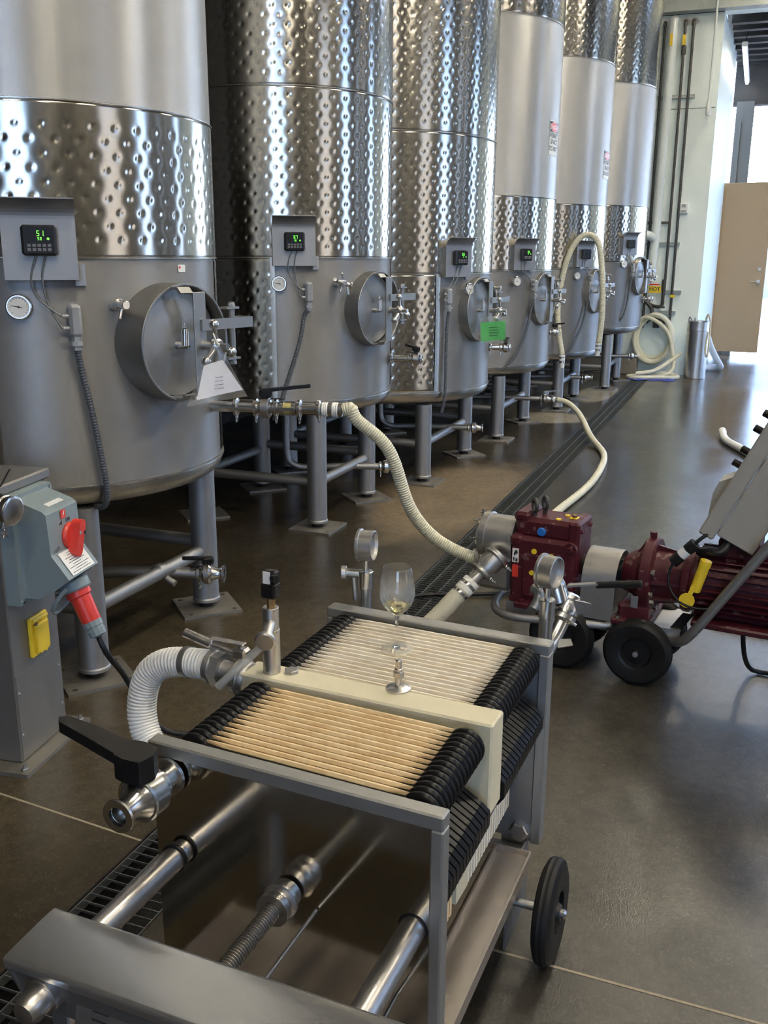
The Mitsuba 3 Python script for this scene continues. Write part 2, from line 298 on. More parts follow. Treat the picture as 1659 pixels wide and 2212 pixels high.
# ---------------------------------------------------------------- steel
def blend(name, w, d, c, au, av):
    scene[name] = two({'type': 'blendbsdf', 'weight': w, 'a': {'type': 'roughconductor', 'material': 'none', 'distribution': 'ggx', 'specular_reflectance': c, 'alpha_u': au, 'alpha_v': av}, 'b': {'type': 'diffuse', 'reflectance': rgb(*d)}})
def streak(p, n, uv): return mix((0.64, 0.635, 0.61), (0.74, 0.735, 0.71), fbm(uv.x * 160, uv.y * 0.5, 1.0, 3))
def satin(p, n, uv): return mix((0.32, 0.32, 0.32), (0.40, 0.40, 0.395), fbm(uv.x * 40, uv.y * 3.0, 1.0, 4))
steel('m_dimple', (0.54, 0.515, 0.46), .022, .075)
steel('m_band', (0.56, 0.535, 0.48), .06, .16)
steel('m_ring', (0.56, 0.535, 0.48), .09)
blend('m_upper', .45, (.47, .48, .485), proc(streak), .075, .45)
blend('m_satin', .50, (.22, .217, .21), proc(satin), .11, .42)
steel('m_leg', (0.42, 0.42, 0.415), .30)
steel('m_plate', (0.44, 0.44, 0.44), .32)
steel('m_padsteel', (0.36, 0.34, 0.30), .38)
steel('m_chrome', (0.72, 0.71, 0.68), .055)
steel('m_dullsteel', (0.42, 0.42, 0.41), .26)
steel('m_manway', (0.40, 0.40, 0.39), .20)
paint('m_conduit', (0.20, 0.21, 0.22), 0.45, metallic=0.3)
paint('m_flex', (0.075, 0.085, 0.10), 0.5)
paint('m_greycast', (0.36, 0.37, 0.38), 0.4, metallic=0.35)
paint('m_ctrl', (0.020, 0.020, 0.023), 0.35)
paint('m_key', (0.16, 0.16, 0.17), 0.5)
paint('m_dial', (0.72, 0.72, 0.69), 0.5)
paint('m_ink', (0.02, 0.02, 0.02), 0.6)
scene['m_glass'] = {'type': 'thindielectric', 'int_ior': 1.5}
SEG_ON = {'0': 'abcdef', '1': 'bc', '2': 'abged', '3': 'abgcd', '4': 'fgbc', '5': 'afgcd', '6': 'afgedc', '7': 'abc', '8': 'abcdefg', '9': 'abcdfg'}
def digits(s, h, M):
    """seven-segment figures, height h, as thin bars; origin at the middle"""
    w = h * .5; t = h * .13; g = h * .78; ms = []; x = -(len(s) * g) / 2 + (g - w) / 2
    seg = {'a': (0, w, h - t, h), 'd': (0, w, 0, t), 'g': (0, w, h / 2 - t / 2, h / 2 + t / 2), 'f': (0, t, h / 2, h), 'b': (w - t, w, h / 2, h), 'e': (0, t, 0, h / 2), 'c': (w - t, w, 0, h / 2)}
    for c in s:
        for q in SEG_ON[c]:
            a = seg[q]; ms.append(bx(x + a[0], x + a[1], a[2] - h / 2, a[3] - h / 2, 0, .0006))
        x += g
    return mv(cat(*ms), M)
def dimple_band(c, R, z0, z1, a0, a1, res, pz=.088, margin=.028, depth=.0019, proud=.004):
    """part of a dimpled cooling jacket; angles in degrees; real relief with rows of weld dimples"""
    na = int(math.radians(a1 - a0) * R / res) + 1; nz = int((z1 - z0) / res) + 1
    a = np.linspace(math.radians(a0), math.radians(a1), na); z = np.linspace(z0, z1, nz)
    A, Z = np.meshgrid(a, z, indexing='ij')
    ncol = round(2 * PI * R / .078); pa = 2 * PI * R / ncol
    s = (A * R) / (pa / 2); k0 = np.round(s)
    d = np.zeros_like(A)
    for dk in (-1, 0, 1):
        k = k0 + dk; ds = (s - k) * pa / 2; off = np.mod(k, 2) * pz / 2
        zz = (Z - z0 - margin - pz * .35 - off) / pz; kr = np.round(zz); dz = (zz - kr) * pz
        ok = (zz > -.45) & (kr * pz + off + margin + pz * .35 < (z1 - z0 - margin - .012))
        r2 = (ds ** 2 + dz ** 2) / 1.0
        d += ok * (-depth * np.exp(-r2 / .0076 ** 2) - .0006 * np.exp(-r2 / .019 ** 2))
    edge = np.clip(np.minimum(Z - z0, z1 - Z) / .006, 0, 1) ** .5
    rr = R + proud * edge + d + .0012 * (meshkit.noise(np.stack([A * R * 6, Z * 1.5, Z * 0 + c[1]], -1), 3) - .5)
    P = np.stack([c[0] + rr * np.cos(A), c[1] + rr * np.sin(A), Z], -1)
    uv = np.stack([A / (2 * PI), Z], -1).reshape(-1, 2)
    return grid_mesh(P), uv
def wrap(c, R, zs, rs, a0, a1, n=96):
    """smooth part of a shell: profile rs(zs) swept over an arc"""
    a = np.radians(np.linspace(a0, a1, n)); zs = np.asarray(zs, float); rs = np.asarray(rs, float)
    P = np.stack([c[0] + rs[None] * np.cos(a)[:, None], c[1] + rs[None] * np.sin(a)[:, None], np.broadcast_to(zs[None], (n, len(zs)))], -1)
    uv = np.stack(np.broadcast_arrays((a / (2 * PI))[:, None], np.cumsum(np.r_[0, np.hypot(np.diff(zs), np.diff(rs))])[None]), -1).reshape(-1, 2)
    return grid_mesh(P), uv
def shell(name, t, mu, mat): return put(name, mu[0], mat, t, smooth=True, uv=mu[1])
def T0(x, y, z):
    M = np.eye(4); M[:3, 3] = (x, y, z); return M
def tank(c, R, label, zr, zs, bands, panel, dimp_low, legr, ang, man_p, rad, zman, zctl, temps, gauge_z, drain, drain_z, outlet_a, outlet_z, res, top=4.6, leg_r=.057, detail=2, hook='hose'):
    t = thing('steel_tank', label, 'tank'); c = np.array(c, float)
    pl_a, ga_a, co_a, sa_a, ma_a = ang
    zb = zr - .075
    # dished bottom and knuckle
    k = np.linspace(0, PI / 2, 7)
    shell('bottom', t, wrap(c, R, np.r_[zr + .0, zr - .075 * np.sin(k), zb - .045, zb - .09], np.r_[R + .003, R + .003 - .075 * (1 - np.cos(k)), R * .45, .001], -180, 180, 128), 'm_band')
    put('rim_weld', lathe([(R - .004, -.008), (R + .007, -.004), (R + .007, .004), (R - .004, .008)], (*c, zr), (0, 0, 1), 128), 'm_ring', t)
    # skirt
    shell('skirt', t, wrap(c, R, np.linspace(zr, zs, 8), np.full(8, R), -180, 180, 160), 'm_satin')
    if dimp_low:
        a0, a1 = panel
        d = dimple_band(c, R, zr + .015, zs - .004, -168 if detail == 2 else -130, a0, res); shell('lower_jacket', t, d, 'm_dimple')
        ms = [wrap(c, R, [zr + .01, zs], [R + .010, R + .010], a0 - q, a0 + q + .6, 4) for q in (.8,)]
        shell('jacket_edge', t, ms[0], 'm_band')
        d = dimple_band(c, R, zr + .015, zs - .004, a1, 110, res * 1.6); shell('lower_jacket', t, d, 'm_dimple')
    for (z0, z1, kind) in bands:
        if kind == 'd':
            shell('cooling_jacket', t, dimple_band(c, R, z0, z1, -168 if detail == 2 else -135, 66, res), 'm_dimple')
            shell('jacket_back', t, wrap(c, R, np.linspace(z0, z1, 4), np.full(4, R + .003), 66, 192 if detail == 2 else 225, 60), 'm_band')
        else: shell('upper_shell', t, wrap(c, R, np.linspace(z0, z1, 10), np.full(10, R + .001), -180, 180, 160), 'm_upper')
        put('seam', lathe([(R, -.004), (R + .0075, -.0015), (R + .0075, .0015), (R, .004)], (*c, z0), (0, 0, 1), 128), 'm_ring', t)
    put('roof', lathe([(R + .004, 0), (R * .9, .05), (.28, .30), (0, .30)], (*c, top), (0, 0, 1), 64), 'm_satin', t)
    # legs, pads, braces
    feet = []
    for q in (-45, 45, 135, 225):
        a = math.radians(q); p = V(c[0] + legr * math.cos(a), c[1] + legr * math.sin(a), 0); feet.append(p)
        ztop = zb - .01
        lg = put('leg', lathe([(0, .040), (leg_r - .004, .034), (leg_r + .004, .039), (leg_r + .004, .050), (leg_r, .056), (leg_r, ztop), (0, ztop)], (p[0], p[1], 0), (0, 0, 1), 28), 'm_leg', t)
        M = rotz(a + (0 if q != -45 else (.12 if detail == 2 and c[1] < 4 else PI / 4)), (p[0], p[1], 0))
        hole = Polygon([(-.13, -.13), (.13, -.13), (.13, .13), (-.13, .13)])
        for sx, sy in ((1, 1), (-1, -1), (1, -1), (-1, 1)): hole = hole.difference(Point(.1 * sx, .1 * sy).buffer(.011, quad_segs=3))
        put('foot_pad', prism(hole, .012, M), 'm_padsteel', t, smooth=False)
        put('levelling_bolt', cyl((p[0], p[1], .012), (p[0], p[1], .05), leg_r * .6, n=16), 'm_black', t)
    for i, j in ((0, 1), (1, 2), (2, 3), (3, 0)):
        d = unit(feet[j] - feet[i]); zz = V(0, 0, .275 if i != 1 else .31)
        put('brace', cyl(feet[i] + d * leg_r * .8 + zz, feet[j] - d * leg_r * .8 + zz, .029, n=18), 'm_leg', t)
    def F(a, z, off=0.0):           # frame on the shell: x to the viewer's right, y up, z outwards
        a = math.radians(a); n = V(math.cos(a), math.sin(a), 0); tg = V(-math.sin(a), math.cos(a), 0)
        return frame(V(c[0], c[1], z) + n * (R + off), tg, y=(0, 0, 1))
    # manway
    M = F(ma_a, zman, man_p); L = .10 + man_p + .02
    mw = put('manway', mv(lathe([(rad - .006, -L), (rad, -L), (rad, -.003), (rad - .002, 0), (rad - .007, 0), (rad - .010, -.003), (rad - .008, -L)], n=64), M), 'm_manway', t)
    put('door', mv(lathe([(rad - .012, -.060), (rad - .020, -.048), (rad - .05, -.045), (rad * .5, -.030), (0, -.024)], n=48), M), 'm_dullsteel', mw)
    put('gasket', mv(torus((0, 0, -.058), (0, 0, 1), rad - .012, .006, 48, 8), M), 'm_black', mw)
    sx = .022
    arc = [(sx, rad - .02, -.05), (sx, rad - .015, .02), (sx, rad - .03, .045), (sx, 0, .050), (sx, -rad + .03, .045), (sx, -rad + .015, .02), (sx, -rad + .02, -.05)]
    strap = [bx(sx - .029, sx + .029, -rad + .03, rad - .03, .040, .049, .002)] + [prism([(-.05, s * (rad - .012)), (.03, s * (rad - .012)), (.049, s * (rad - .032)), (.040, s * (rad - .036)), (.026, s * (rad - .021)), (-.05, s * (rad - .021))][::s], .058, frame((sx - .029, 0, 0), (0, 0, 1), y=(0, 1, 0))) for s in (1, -1)]
    put('strap', mv(cat(*strap), M), 'm_dullsteel', mw, smooth=False)
    arm = cat(bx(sx + .0, rad + .075, .045, .083, .050, .058), bx(rad + .067, rad + .075, .045, .083, .0, .058), bx(rad + .02, rad + .075, .045, .083, -.008, .0))
    put('arm', mv(arm, M), 'm_dullsteel', mw, smooth=False)
    put('hinge', mv(cat(cyl((rad + .035, -.085, -.01), (rad + .035, .135, -.01), .011, n=14), bx(rad - .01, rad + .055, .11, .118, -.03, .01), bx(rad - .01, rad + .055, -.075, -.067, -.03, .01), hexnut((rad + .035, .118, -.01), (0, 1, 0), .014, .012), hexnut((rad + .035, -.095, -.01), (0, 1, 0), .014, .012)), M), 'm_dullsteel', mw)
    hub = (sx + .010, -.005)
    sp = [cyl((*hub, .045), (*hub, .12), .016, n=16), cyl((*hub, .12), (*hub, .165), .011, n=14), lathe([(0, 0), (.026, .004), (.026, .022), (.018, .03), (0, .03)], (*hub, .10), (0, 0, 1), 20)]
    for a in (100, 220, 340):
        e = V(math.cos(math.radians(a)), math.sin(math.radians(a)), 0); p1 = V(*hub, .115) + e * .076
        sp += [cyl(V(*hub, .115), p1, .0085, n=10), mv(trimesh.creation.icosphere(2, .0175), frame(p1, (1, 0, 0), y=(0, 1, 0)))]
    put('handwheel', mv(cat(*sp), M), 'm_chrome', mw)
    put('relief_valve', mv(cat(cyl((-.022, -.005, -.03), (-.022, -.005, .015), .013, n=14), cyl((-.022, -.01, .012), (-.022, .055, .012), .013, n=16, ch=.003), cyl((-.022, .055, .012), (-.022, .075, .012), .008, n=12), cyl((-.05, -.008, .012), (.0, -.008, .012), .005, n=8)), M), 'm_chrome', mw)
    # controller on its hooded plate
    M = F(pl_a, zctl, .045); w, h = .114, .125
    hp = put('controller_plate', mv(cat(bx(-w, w, -h, h - .058, -.004, 0), prism([(h - .060 + .060 * math.sin(q), .060 - .060 * math.cos(q)) for q in np.linspace(0, PI / 2, 10)] + [(h + .0, .066), (h + .003, .066)] + [(h - .060 + .063 * math.sin(q), .060 - .063 * math.cos(q)) for q in np.linspace(PI / 2, 0, 10)], 2 * w, frame((-w, 0, 0), (0, 1, 0), y=(0, 0, 1))), bx(-w, -w + .012, -h, h - .06, -.05, -.004), bx(w - .012, w, -h, h - .06, -.05, -.004), bx(w - .012, w + .022, -h - .02, -h + .05, -.055, -.045)), M), 'm_plate', t, smooth=False)
    M0 = M; M = M @ np.diag([1.28, 1.28, 1.2, 1.0]) @ T0(0, -.008, 0)
    cb = put('controller', mv(box((0, .007, .014), (.084, .074, .032), .006), M), 'm_ctrl', t, smooth=False)
    Mf = M @ frame((0, .007, .0305), (1, 0, 0), y=(0, 1, 0))
    put('face', mv(bx(-.036, .036, -.031, .031, 0, .0008), Mf), 'm_black', cb, smooth=False)
    keys = [bx(x - .0042, x + .0042, y - .0035, y + .0035, .0008, .0014) for x in (-.024, -.012, 0, .012, .024) for y in (-.012, -.022)]
    if detail: put('key', mv(cat(*keys), Mf), 'm_key', cb, smooth=False)
    if temps:
        g = digits(temps[0], .013, Mf @ frame((.004, .017, .001), (1, 0, 0), y=(0, 1, 0)))
        put('readout', g, 'm_led', cb, smooth=False)
        g = cat(digits(temps[1], .0075, Mf @ frame((.002, .004, .001), (1, 0, 0), y=(0, 1, 0))), mv(cyl((.022, .004, .0008), (.022, .004, .0022), .0032, n=12), Mf))
        put('readout', g, 'm_led', cb, smooth=False)
    # dial thermometer
    M = F(ga_a, gauge_z, 0)
    if detail == 1: M = M @ frame((0, 0, .03), (1, 0, 0.0), y=(0, 1, 0))
    g = put('thermometer', mv(lathe([(0, -.05), (.012, -.05), (.012, .004), (.036, .006), (.041, .010), (.041, .024), (.038, .027), (.034, .027), (.034, .022), (0, .022)], n=32), M), 'm_chrome', t)
    put('dial', mv(lathe([(0, .0225), (.0342, .0225), (.0342, .0228), (0, .0228)], n=32), M), 'm_dial', g, smooth=False)
    tick = [bx(-.0007, .0007, .026, .031, .0228, .0232, M=rotz(a)) for a in np.radians(np.arange(-130, 131, 20))]
    put('needle', mv(cat(bx(-.024, .010, -.0011, .0011, .0232, .0238, M=rotz(-.2)), cyl((0, 0, .0228), (0, 0, .025), .0035, n=10), *tick), M), 'm_ink', g, smooth=False)
    # conduit body, thin leads, flexible conduit
    M = F(co_a, gauge_z - .045, .03) @ np.diag([1.25, 1.25, 1.1, 1.0])
    put('conduit_body', mv(cat(box((0, 0, .012), (.032, .085, .030), .008), cyl((0, .030, -.045), (0, .030, .0), .016, n=16), cyl((0, -.042, .010), (0, -.078, .010), .014, n=6), cyl((0, -.055, .010), (0, -.066, .010), .018, n=8), cyl((-.016, -.02, .010), (-.032, -.02, .010), .006, n=8), cyl((-.016, .012, .010), (-.032, .012, .010), .006, n=8)), M), 'm_greycast', t)
    Mc = F(pl_a, zctl, .045)
    A = lambda M, p: (M @ np.r_[p, 1])[:3]
    for (x, dy, m) in ((-.012, .012, 'm_conduit'), (.016, -.02, 'm_conduit') if detail != 0 else (.016, -.02, 'm_conduit')):
        p0 = A(Mc, (x, -.045, .012)); p3 = A(M, (-.034, dy, .010)); p1 = A(Mc, (x - (.016 if dy < 0 else .022), -.115, .0)); p2 = A(Mc, (x - (.004 if dy < 0 else .012), -.175 - (.03 if dy < 0 else 0), -.014)) if detail == 2 else (p0 + p3) / 2 + V(0, 0, -.03)
        put('lead', sweep(spline([p0, p1, p2, p3], .01), .0035, 8), m, t)
    pts = [A(M, (0, -.075, .010))]
    for (da, z, o) in hook: pts.append(A(F(co_a + da, z, o), (0, 0, 0)))
    put('flexible_conduit', hose(pts, .0115, .010, .0018, 10) if detail else hose(pts, .011, n=8, step=.03), 'm_flex', t)
    # sample cock
    M = F(sa_a, gauge_z + .003, 0) @ np.diag([1.3, 1.3, 1.1, 1.0])
    put('sample_cock', mv(cat(cyl((0, 0, -.01), (0, 0, .03), .017, n=18), cyl((0, 0, .02), (0, 0, .085), .0115, n=16, ch=.002), torus((0, 0, .030), (0, 0, 1), .013, .004, 20, 8), cyl((0, 0, .055), (-.012, -.035, .062), .004, n=8)), M), 'm_chrome', t)
    # racking outlet and bottom drain
    return t, c, F
# ---------------------------------------------------------------- filter press
paint('m_cream', (0.60, 0.555, 0.40), 0.42)
def sheet_col(a, b):
    def f(p, n, uv): return mix(a, b, smoothstep(.35, .7, fbm(p.x * 26, p.y * 90, p.z * 26, 3)))
    return f
paint('m_sheet_front', proc(sheet_col((0.72, 0.56, 0.33), (0.62, 0.45, 0.24))), 0.7)
paint('m_sheet_rear', proc(sheet_col((0.74, 0.68, 0.55), (0.66, 0.58, 0.44))), 0.7)
paint('m_slat', (0.60, 0.59, 0.53), 0.5)
paint('m_seal', (0.007, 0.0073, 0.008), 0.30, 0.16)
paint('m_hosewhite', (0.78, 0.78, 0.74), 0.4)
paint('m_hosecream', (0.70, 0.68, 0.53), 0.42)
paint('m_hosegrey', (0.50, 0.49, 0.40), 0.5)
steel('m_mirror', (0.60, 0.575, 0.53), .010)
steel('m_brushed', (0.58, 0.57, 0.55), .17)
steel('m_rail', (0.62, 0.60, 0.58), .12)
scene['m_tray'] = two({'type': 'blendbsdf', 'weight': .40, 'a': {'type': 'bumpmap', 'arbitrary': proc(lambda p, n, uv: fbm(p.x * 34, p.y * 34, 1.0, 3) * .0022, .002), 'scale': 1.0, 'bsdf': {'type': 'roughconductor', 'material': 'none', 'distribution': 'ggx', 'specular_reflectance': rgb(.58, .54, .50), 'alpha_u': .07, 'alpha_v': .07}}, 'b': {'type': 'diffuse', 'reflectance': rgb(.34, .30, .26)}})
steel('m_cap', (0.50, 0.50, 0.48), .28)
th = math.radians(2.0)
PO = V(-.951, 1.324, 0); PA = V(math.sin(th), math.cos(th), 0); PB = V(math.cos(th), -math.sin(th), 0)
MP = np.eye(4); MP[:3, 0], MP[:3, 1], MP[:3, 3] = PB, PA, PO
def Y(v0, deg=-2.2):      # a plate slightly askew on the rails: local frame at v0, turned about the middle of the rails
    return MP @ np.array([[1, 0, 0, .2925], [0, 1, 0, v0], [0, 0, 1, 0], [0, 0, 0, 1.]]) @ rotz(math.radians(deg)) @ np.array([[1, 0, 0, -.2925], [0, 1, 0, 0], [0, 0, 1, 0], [0, 0, 0, 1.]])
P = thing('filter_press', 'wheeled plate filter press with black rimmed cream plates, a wine glass standing on it', 'filter press')
pp = lambda *a: (MP @ np.r_[V(*a), 1])[:3]
# end plates
M = Y(-.02)
k = put('front_plate', mv(cat(bx(.006, .572, -.010, .004, .23, .690)), M), 'm_mirror', P, smooth=False)
put('edge_cap', mv(cat(bx(0, .578, -.0155, .016, .672, .700, .003), bx(.556, .578, -.0155, .016, .22, .6725, .003)), M), 'm_cap', k, smooth=False)
M = Y(.722)
k = put('back_plate', mv(cat(bx(.004, .566, -.012, .012, .185, .690)), M), 'm_dullsteel', P, smooth=False)
put('edge_cap', mv(cat(bx(0, .572, -.020, .020, .674, .700, .003), bx(.548, .572, -.020, .020, .183, .6745, .003), bx(0, .016, -.020, .020, .183, .6745, .003)), M), 'm_cap', k, smooth=False)
put('backing', mv(bx(.10, .49, -.024, -.010, .60, .674), M), 'm_slat', k, smooth=False)
# filter plates: cream core with a pointed top edge, black moulded rim at the shoulders
def plate_core(u0, u1, zt, w):
    pts = [(u0, 0), (u0 + .04, w), (u1 - .04, w), (u1, 0), (u1 - .04, -w), (u0 + .04, -w)]
    top = [(u0 + .004, 0), (u0 + .045, w * .45), (u1 - .045, w * .45), (u1 - .004, 0), (u1 - .045, -w * .45), (u0 + .045, -w * .45)]
    v = [(x, y, zt - .07) for x, y in pts] + [(x, y, zt - .005) for x, y in pts] + [(x, y, zt) for x, y in top]
    return trimesh.convex.convex_hull(np.array(v))
lug_r = Polygon([(.485, .605), (.512, .577), (.553, .553), (.570, .538), (.570, .505), (.557, .487), (.485, .465)]).buffer(-.006).buffer(.006, quad_segs=3).difference(Point(.527, .478).buffer(.0275))
def seal_mesh(w):
    ms = []
    for s in (0, 1):
        f = lambda u: u if s == 0 else .585 - u
        ms.append(lathe([(0, -w), (.031, -w), (.0365, -w * .55), (.0378, 0), (.0365, w * .55), (.031, w), (0, w)], (f(.519), 0, .6625), (0, 1, 0), 26))
        g = lug_r if s == 0 else Polygon([(.585 - x, z) for x, z in lug_r.exterior.coords]) if lug_r.geom_type == 'Polygon' else lug_r
        ms.append(prism(g, 1.5 * w, frame((0, .75 * w, 0), (1, 0, 0), y=(0, 0, 1))))
        ms.append(bx(f(.470), f(.505), -w * .5, w * .5, .56, .655))
    ms.append(bx(.096, .494, -w * .98, w * .98, .30, .6875))
    return cat(*ms)
def pack(v0, pitch, n, mat, deg):
    w = pitch * .5
    src = None
    for i in range(n):
        M = Y(v0 + pitch * (i + .5), deg)
        if src is None:
            a = put('filter_plate', cat(plate_core(.089, .501, .694, w * .56), bx(.092, .498, -w * .62, w * .62, .285, .63)), mat, P, smooth=False, to_world=T(M))
            b = put('rim', seal_mesh(w * .97), 'm_seal', a, smooth=40, to_world=T(M))
            labels[b] = {'label': 'black rubber rim'}; src = (a, b)
        else:
            a = copy(src[0], 'filter_plate', M, P); b = copy(src[1], 'rim', M, a)
pack(.012, .0181, 14, 'm_sheet_front', -2.6)
pack(.362, .0190, 17, 'm_sheet_rear', -2.6)
# crossover block between the packs
M = Y(.318, -1.4)
blk = put('crossover_block', mv(cat(bx(.004, .562, -.036, .036, .505, .700, .004), bx(.09, .50, -.036, .036, .29, .506)), M), 'm_cream', P, smooth=False)
put('hex_bolt', mv(hexnut((.103, .012, .700), (0, 0, 1), .016, .008), M), 'm_dullsteel', blk, smooth=False)
# rails, spindle and yoke
for u in (.056, .527):
    r = put('rail', cyl(pp(u, -.31, .478), pp(u, .70, .478), .0225, n=32), 'm_rail', P)
    put('o_ring', torus(pp(u, -.037, .478), PA, .0235, .0042, 36, 8), 'm_blackrub', r)
teeth = [(0, 0)]
for i in range(46): teeth += [(.0115, i * .0058), (.0160, i * .0058 + .0024), (.0160, i * .0058 + .0036)]
teeth += [(0, 46 * .0058)]
steel('m_thread', (0.26, 0.25, 0.23), .22)
sp = put('spindle', lathe(teeth, pp(.29, -.30, .474), PA, 20), 'm_thread', P, smooth=False)
put('spindle_nut', lathe([(.016, -.004), (.030, -.004), (.030, .010), (.024, .014), (.024, .020), (.033, .024), (.033, .030), (.027, .036), (.027, .052), (.016, .054)], pp(.29, -.088, .474), PA, 32), 'm_rail', sp)
put('spindle_collar', cyl(pp(.29, -.335, .474), pp(.29, -.285, .474), .024, n=24, ch=.003), 'm_rail', sp)
for u, z in ((.345, .452), (.497, .33)):
    put('guide_rod', cyl(pp(u, -.31, z), pp(u, -.035, z), .0035, n=10), 'm_rail', P)
    put('grommet', cyl(pp(u, -.285, z), pp(u, -.273, z), .010, n=14, ch=.003), 'm_blackrub', P)
us = np.linspace(-.012, .66, 44); prof = [(-.268, .508), (-.2685, .512), (-.271, .5160), (-.276, .5175), (-.300, .5166), (-.330, .5146), (-.360, .5122), (-.380, .5102), (-.3845, .5094), (-.3868, .507), (-.387, .502), (-.386, .492)]
prof = np.array(prof)
G = np.zeros((len(us), len(prof), 3))
for i, u in enumerate(us):
    G[i, :, 0] = u; G[i, :, 1] = prof[:, 0]; G[i, :, 2] = prof[:, 1] + .0007 * math.sin(u * 9 + 1.0) * np.sin((prof[:, 0] + .268) / .118 * PI) * -1
yk = put('yoke', mv(grid_mesh(G), MP), 'm_yoke', P, smooth=True)
scene['m_yoke'] = two({'type': 'blendbsdf', 'weight': .14, 'a': {'type': 'roughconductor', 'material': 'none', 'distribution': 'ggx', 'specular_reflectance': rgb(.78, .78, .77), 'alpha_u': .045, 'alpha_v': .045}, 'b': {'type': 'diffuse', 'reflectance': rgb(.40, .40, .40)}})
put('yoke_face', mv(cat(prism([(-.384, .491), (-.372, .470), (-.352, .400), (-.347, .400), (-.368, .472), (-.380, .489)], .672, frame((-.012, 0, 0), (0, 1, 0), y=(0, 0, 1))), bx(-.012, .66, -.278, -.270, .43, .512), prism([(-.384, .491), (-.27, .512), (-.27, .43), (-.352, .40)], .004, frame((-.012, 0, 0), (0, 1, 0), y=(0, 0, 1))), prism([(-.384, .491), (-.27, .512), (-.27, .43), (-.352, .40)], .004, frame((.656, 0, 0), (0, 1, 0), y=(0, 0, 1)))), MP), 'm_dullsteel', yk, smooth=False)
for u in (.056, .527):
    put('cap_nut', mv(lathe([(.030, 0), (.030, .022), (.024, .022), (.024, .046), (.018, .058), (0, .063)], (u, -.366, .462), (0, -1, -.05), 6 if 0 else 24), MP), 'm_rail', yk)
Mn = MP @ frame((.235, -.3665, .437), (1, 0, 0), y=(0, .27, .963))
npl = put('name_plate', mv(bx(-.13, .13, -.022, .022, 0, .002), Mn), 'm_brushed', yk, smooth=False)
put('print', cat(*[mv(bx(-.10, -.10 + w, y, y + .003, .002, .0024), Mn) for w, y in ((.03, .009), (.05, -.004), (.03, -.014))]), 'm_ink', npl, smooth=False)
# drip tray, frame, wheels
put('drip_tray', mv(cat(bx(.0, .566, -.255, .633, .186, .190), bx(.563, .567, -.255, .633, .17, .203), bx(-.001, .003, -.255, .633, .17, .203), bx(.0, .566, .630, .634, .17, .203), bx(.482, .486, -.02, .62, .190, .206)), MP), 'm_tray', P, smooth=False)
put('frame_beam', mv(cat(bx(.05, .09, -.34, .70, .12, .170), bx(.49, .53, -.34, .70, .12, .170), bx(.05, .53, .66, .70, .12, .17)), MP), 'm_dullsteel', P, smooth=False)
for u0, u1 in ((.045, .050), (.535, .540)):
    put('leg', mv(cat(bx(u0, u1, .53, .72, .0, .184), bx(u0 - .06 if u0 > .3 else u0, u1 + (0 if u0 > .3 else .06), .704, .712, .0, .20)), MP), 'm_dullsteel', P, smooth=False)
    put('front_leg', mv(bx(u0 - .015, u1 + .015, -.345, -.30, 0, .45, .003), MP), 'm_dullsteel', P, smooth=False)
put('tie_bolt', mv(cat(hexnut((.520, .706, .208), (0, -1, 0), .024, .020), cyl((.52, .706, .208), (.52, .72, .208), .03, n=18)), MP), 'm_rail', P, smooth=False)
for u in (.635, -.05):
    w = put('wheel', mv(lathe([(.048, -.020), (.075, -.021), (.100, -.021), (.114, -.015), (.1185, -.006), (.1175, -.002), (.1175, .002), (.1185, .006), (.114, .015), (.100, .021), (.075, .021), (.048, .020), (.048, -.02)], (u, .555, .119), (1, 0, .02), 48), MP), 'm_tyre', P)
    put('hub', mv(lathe([(0, -.024), (.018, -.024), (.022, -.014), (.048, -.010), (.048, .010), (.022, .014), (.018, .024), (0, .024)], (u, .555, .119), (1, 0, .02), 28), MP), 'm_black', w)
    put('axle_nut', mv(lathe([(0, 0), (.011, 0), (.011, .010), (.007, .015), (0, .015)], (u + (.022 if u > 0 else -.022), .555, .119), (1 if u > 0 else -1, 0, 0), 16), MP), 'm_chrome', w)
put('axle', mv(cyl((-.05, .555, .119), (.635, .555, .119), .010, n=14), MP), 'm_dullsteel', P)
# ---- fittings on the crossover block (left end)
L = lambda m: mv(m, MP)
man = put('inlet_fitting', L(cat(lathe([(.0, 0), (.036, 0), (.040, .008), (.040, .030), (.024, .036), (.022, .060), (.0, .06)], (.008, .32, .672), (-1, 0, .15), 28), torus((-.006, .32, .674), (-1, 0, .1), .038, .005, 30, 8), cyl((-.03, .32, .678), (-.07, .32, .685), .023, n=24), hexnut((-.055, .32, .684), (-1, 0, .03), .040, .026), cyl((-.075, .32, .686), (-.092, .32, .687), .038, n=24, ch=.003))), 'm_dullsteel', P)
put('clamp_lever', L(cat(cyl((-.155, .325, .752), (-.085, .325, .735), .0105, n=16, ch=.002), cyl((-.085, .325, .735), (-.02, .328, .722), .0065, n=12), box((-.052, .335, .744), (.085, .020, .003), .001, None), box((-.018, .335, .722), (.035, .03, .028), .006), cyl((-.018, .335, .73), (-.018, .335, .744), .007, n=10))), 'm_rail', man)
st = put('sample_post', L(cat(cyl((.064, .322, .700), (.064, .322, .798), .0185, n=30, ch=.001), cyl((.064, .322, .798), (.064, .322, .846), .0172, n=30, ch=.001), cyl((.066, .318, .815), (.088, .258, .800), .0115, n=20), cyl((.086, .262, .801), (.090, .250, .798), .0215, n=26, ch=.003))), 'm_brushed', blk)
put('sight_tube', L(pipe((.075, .262, .782), (-.008, .224, .694), .0085, .0018, 18)), 'm_clear', blk)
scene['m_clear'] = {'type': 'blendbsdf', 'weight': .16, 'a': {'type': 'thindielectric', 'int_ior': 1.45}, 'b': two({'type': 'diffuse', 'reflectance': rgb(.7, .72, .70)})}
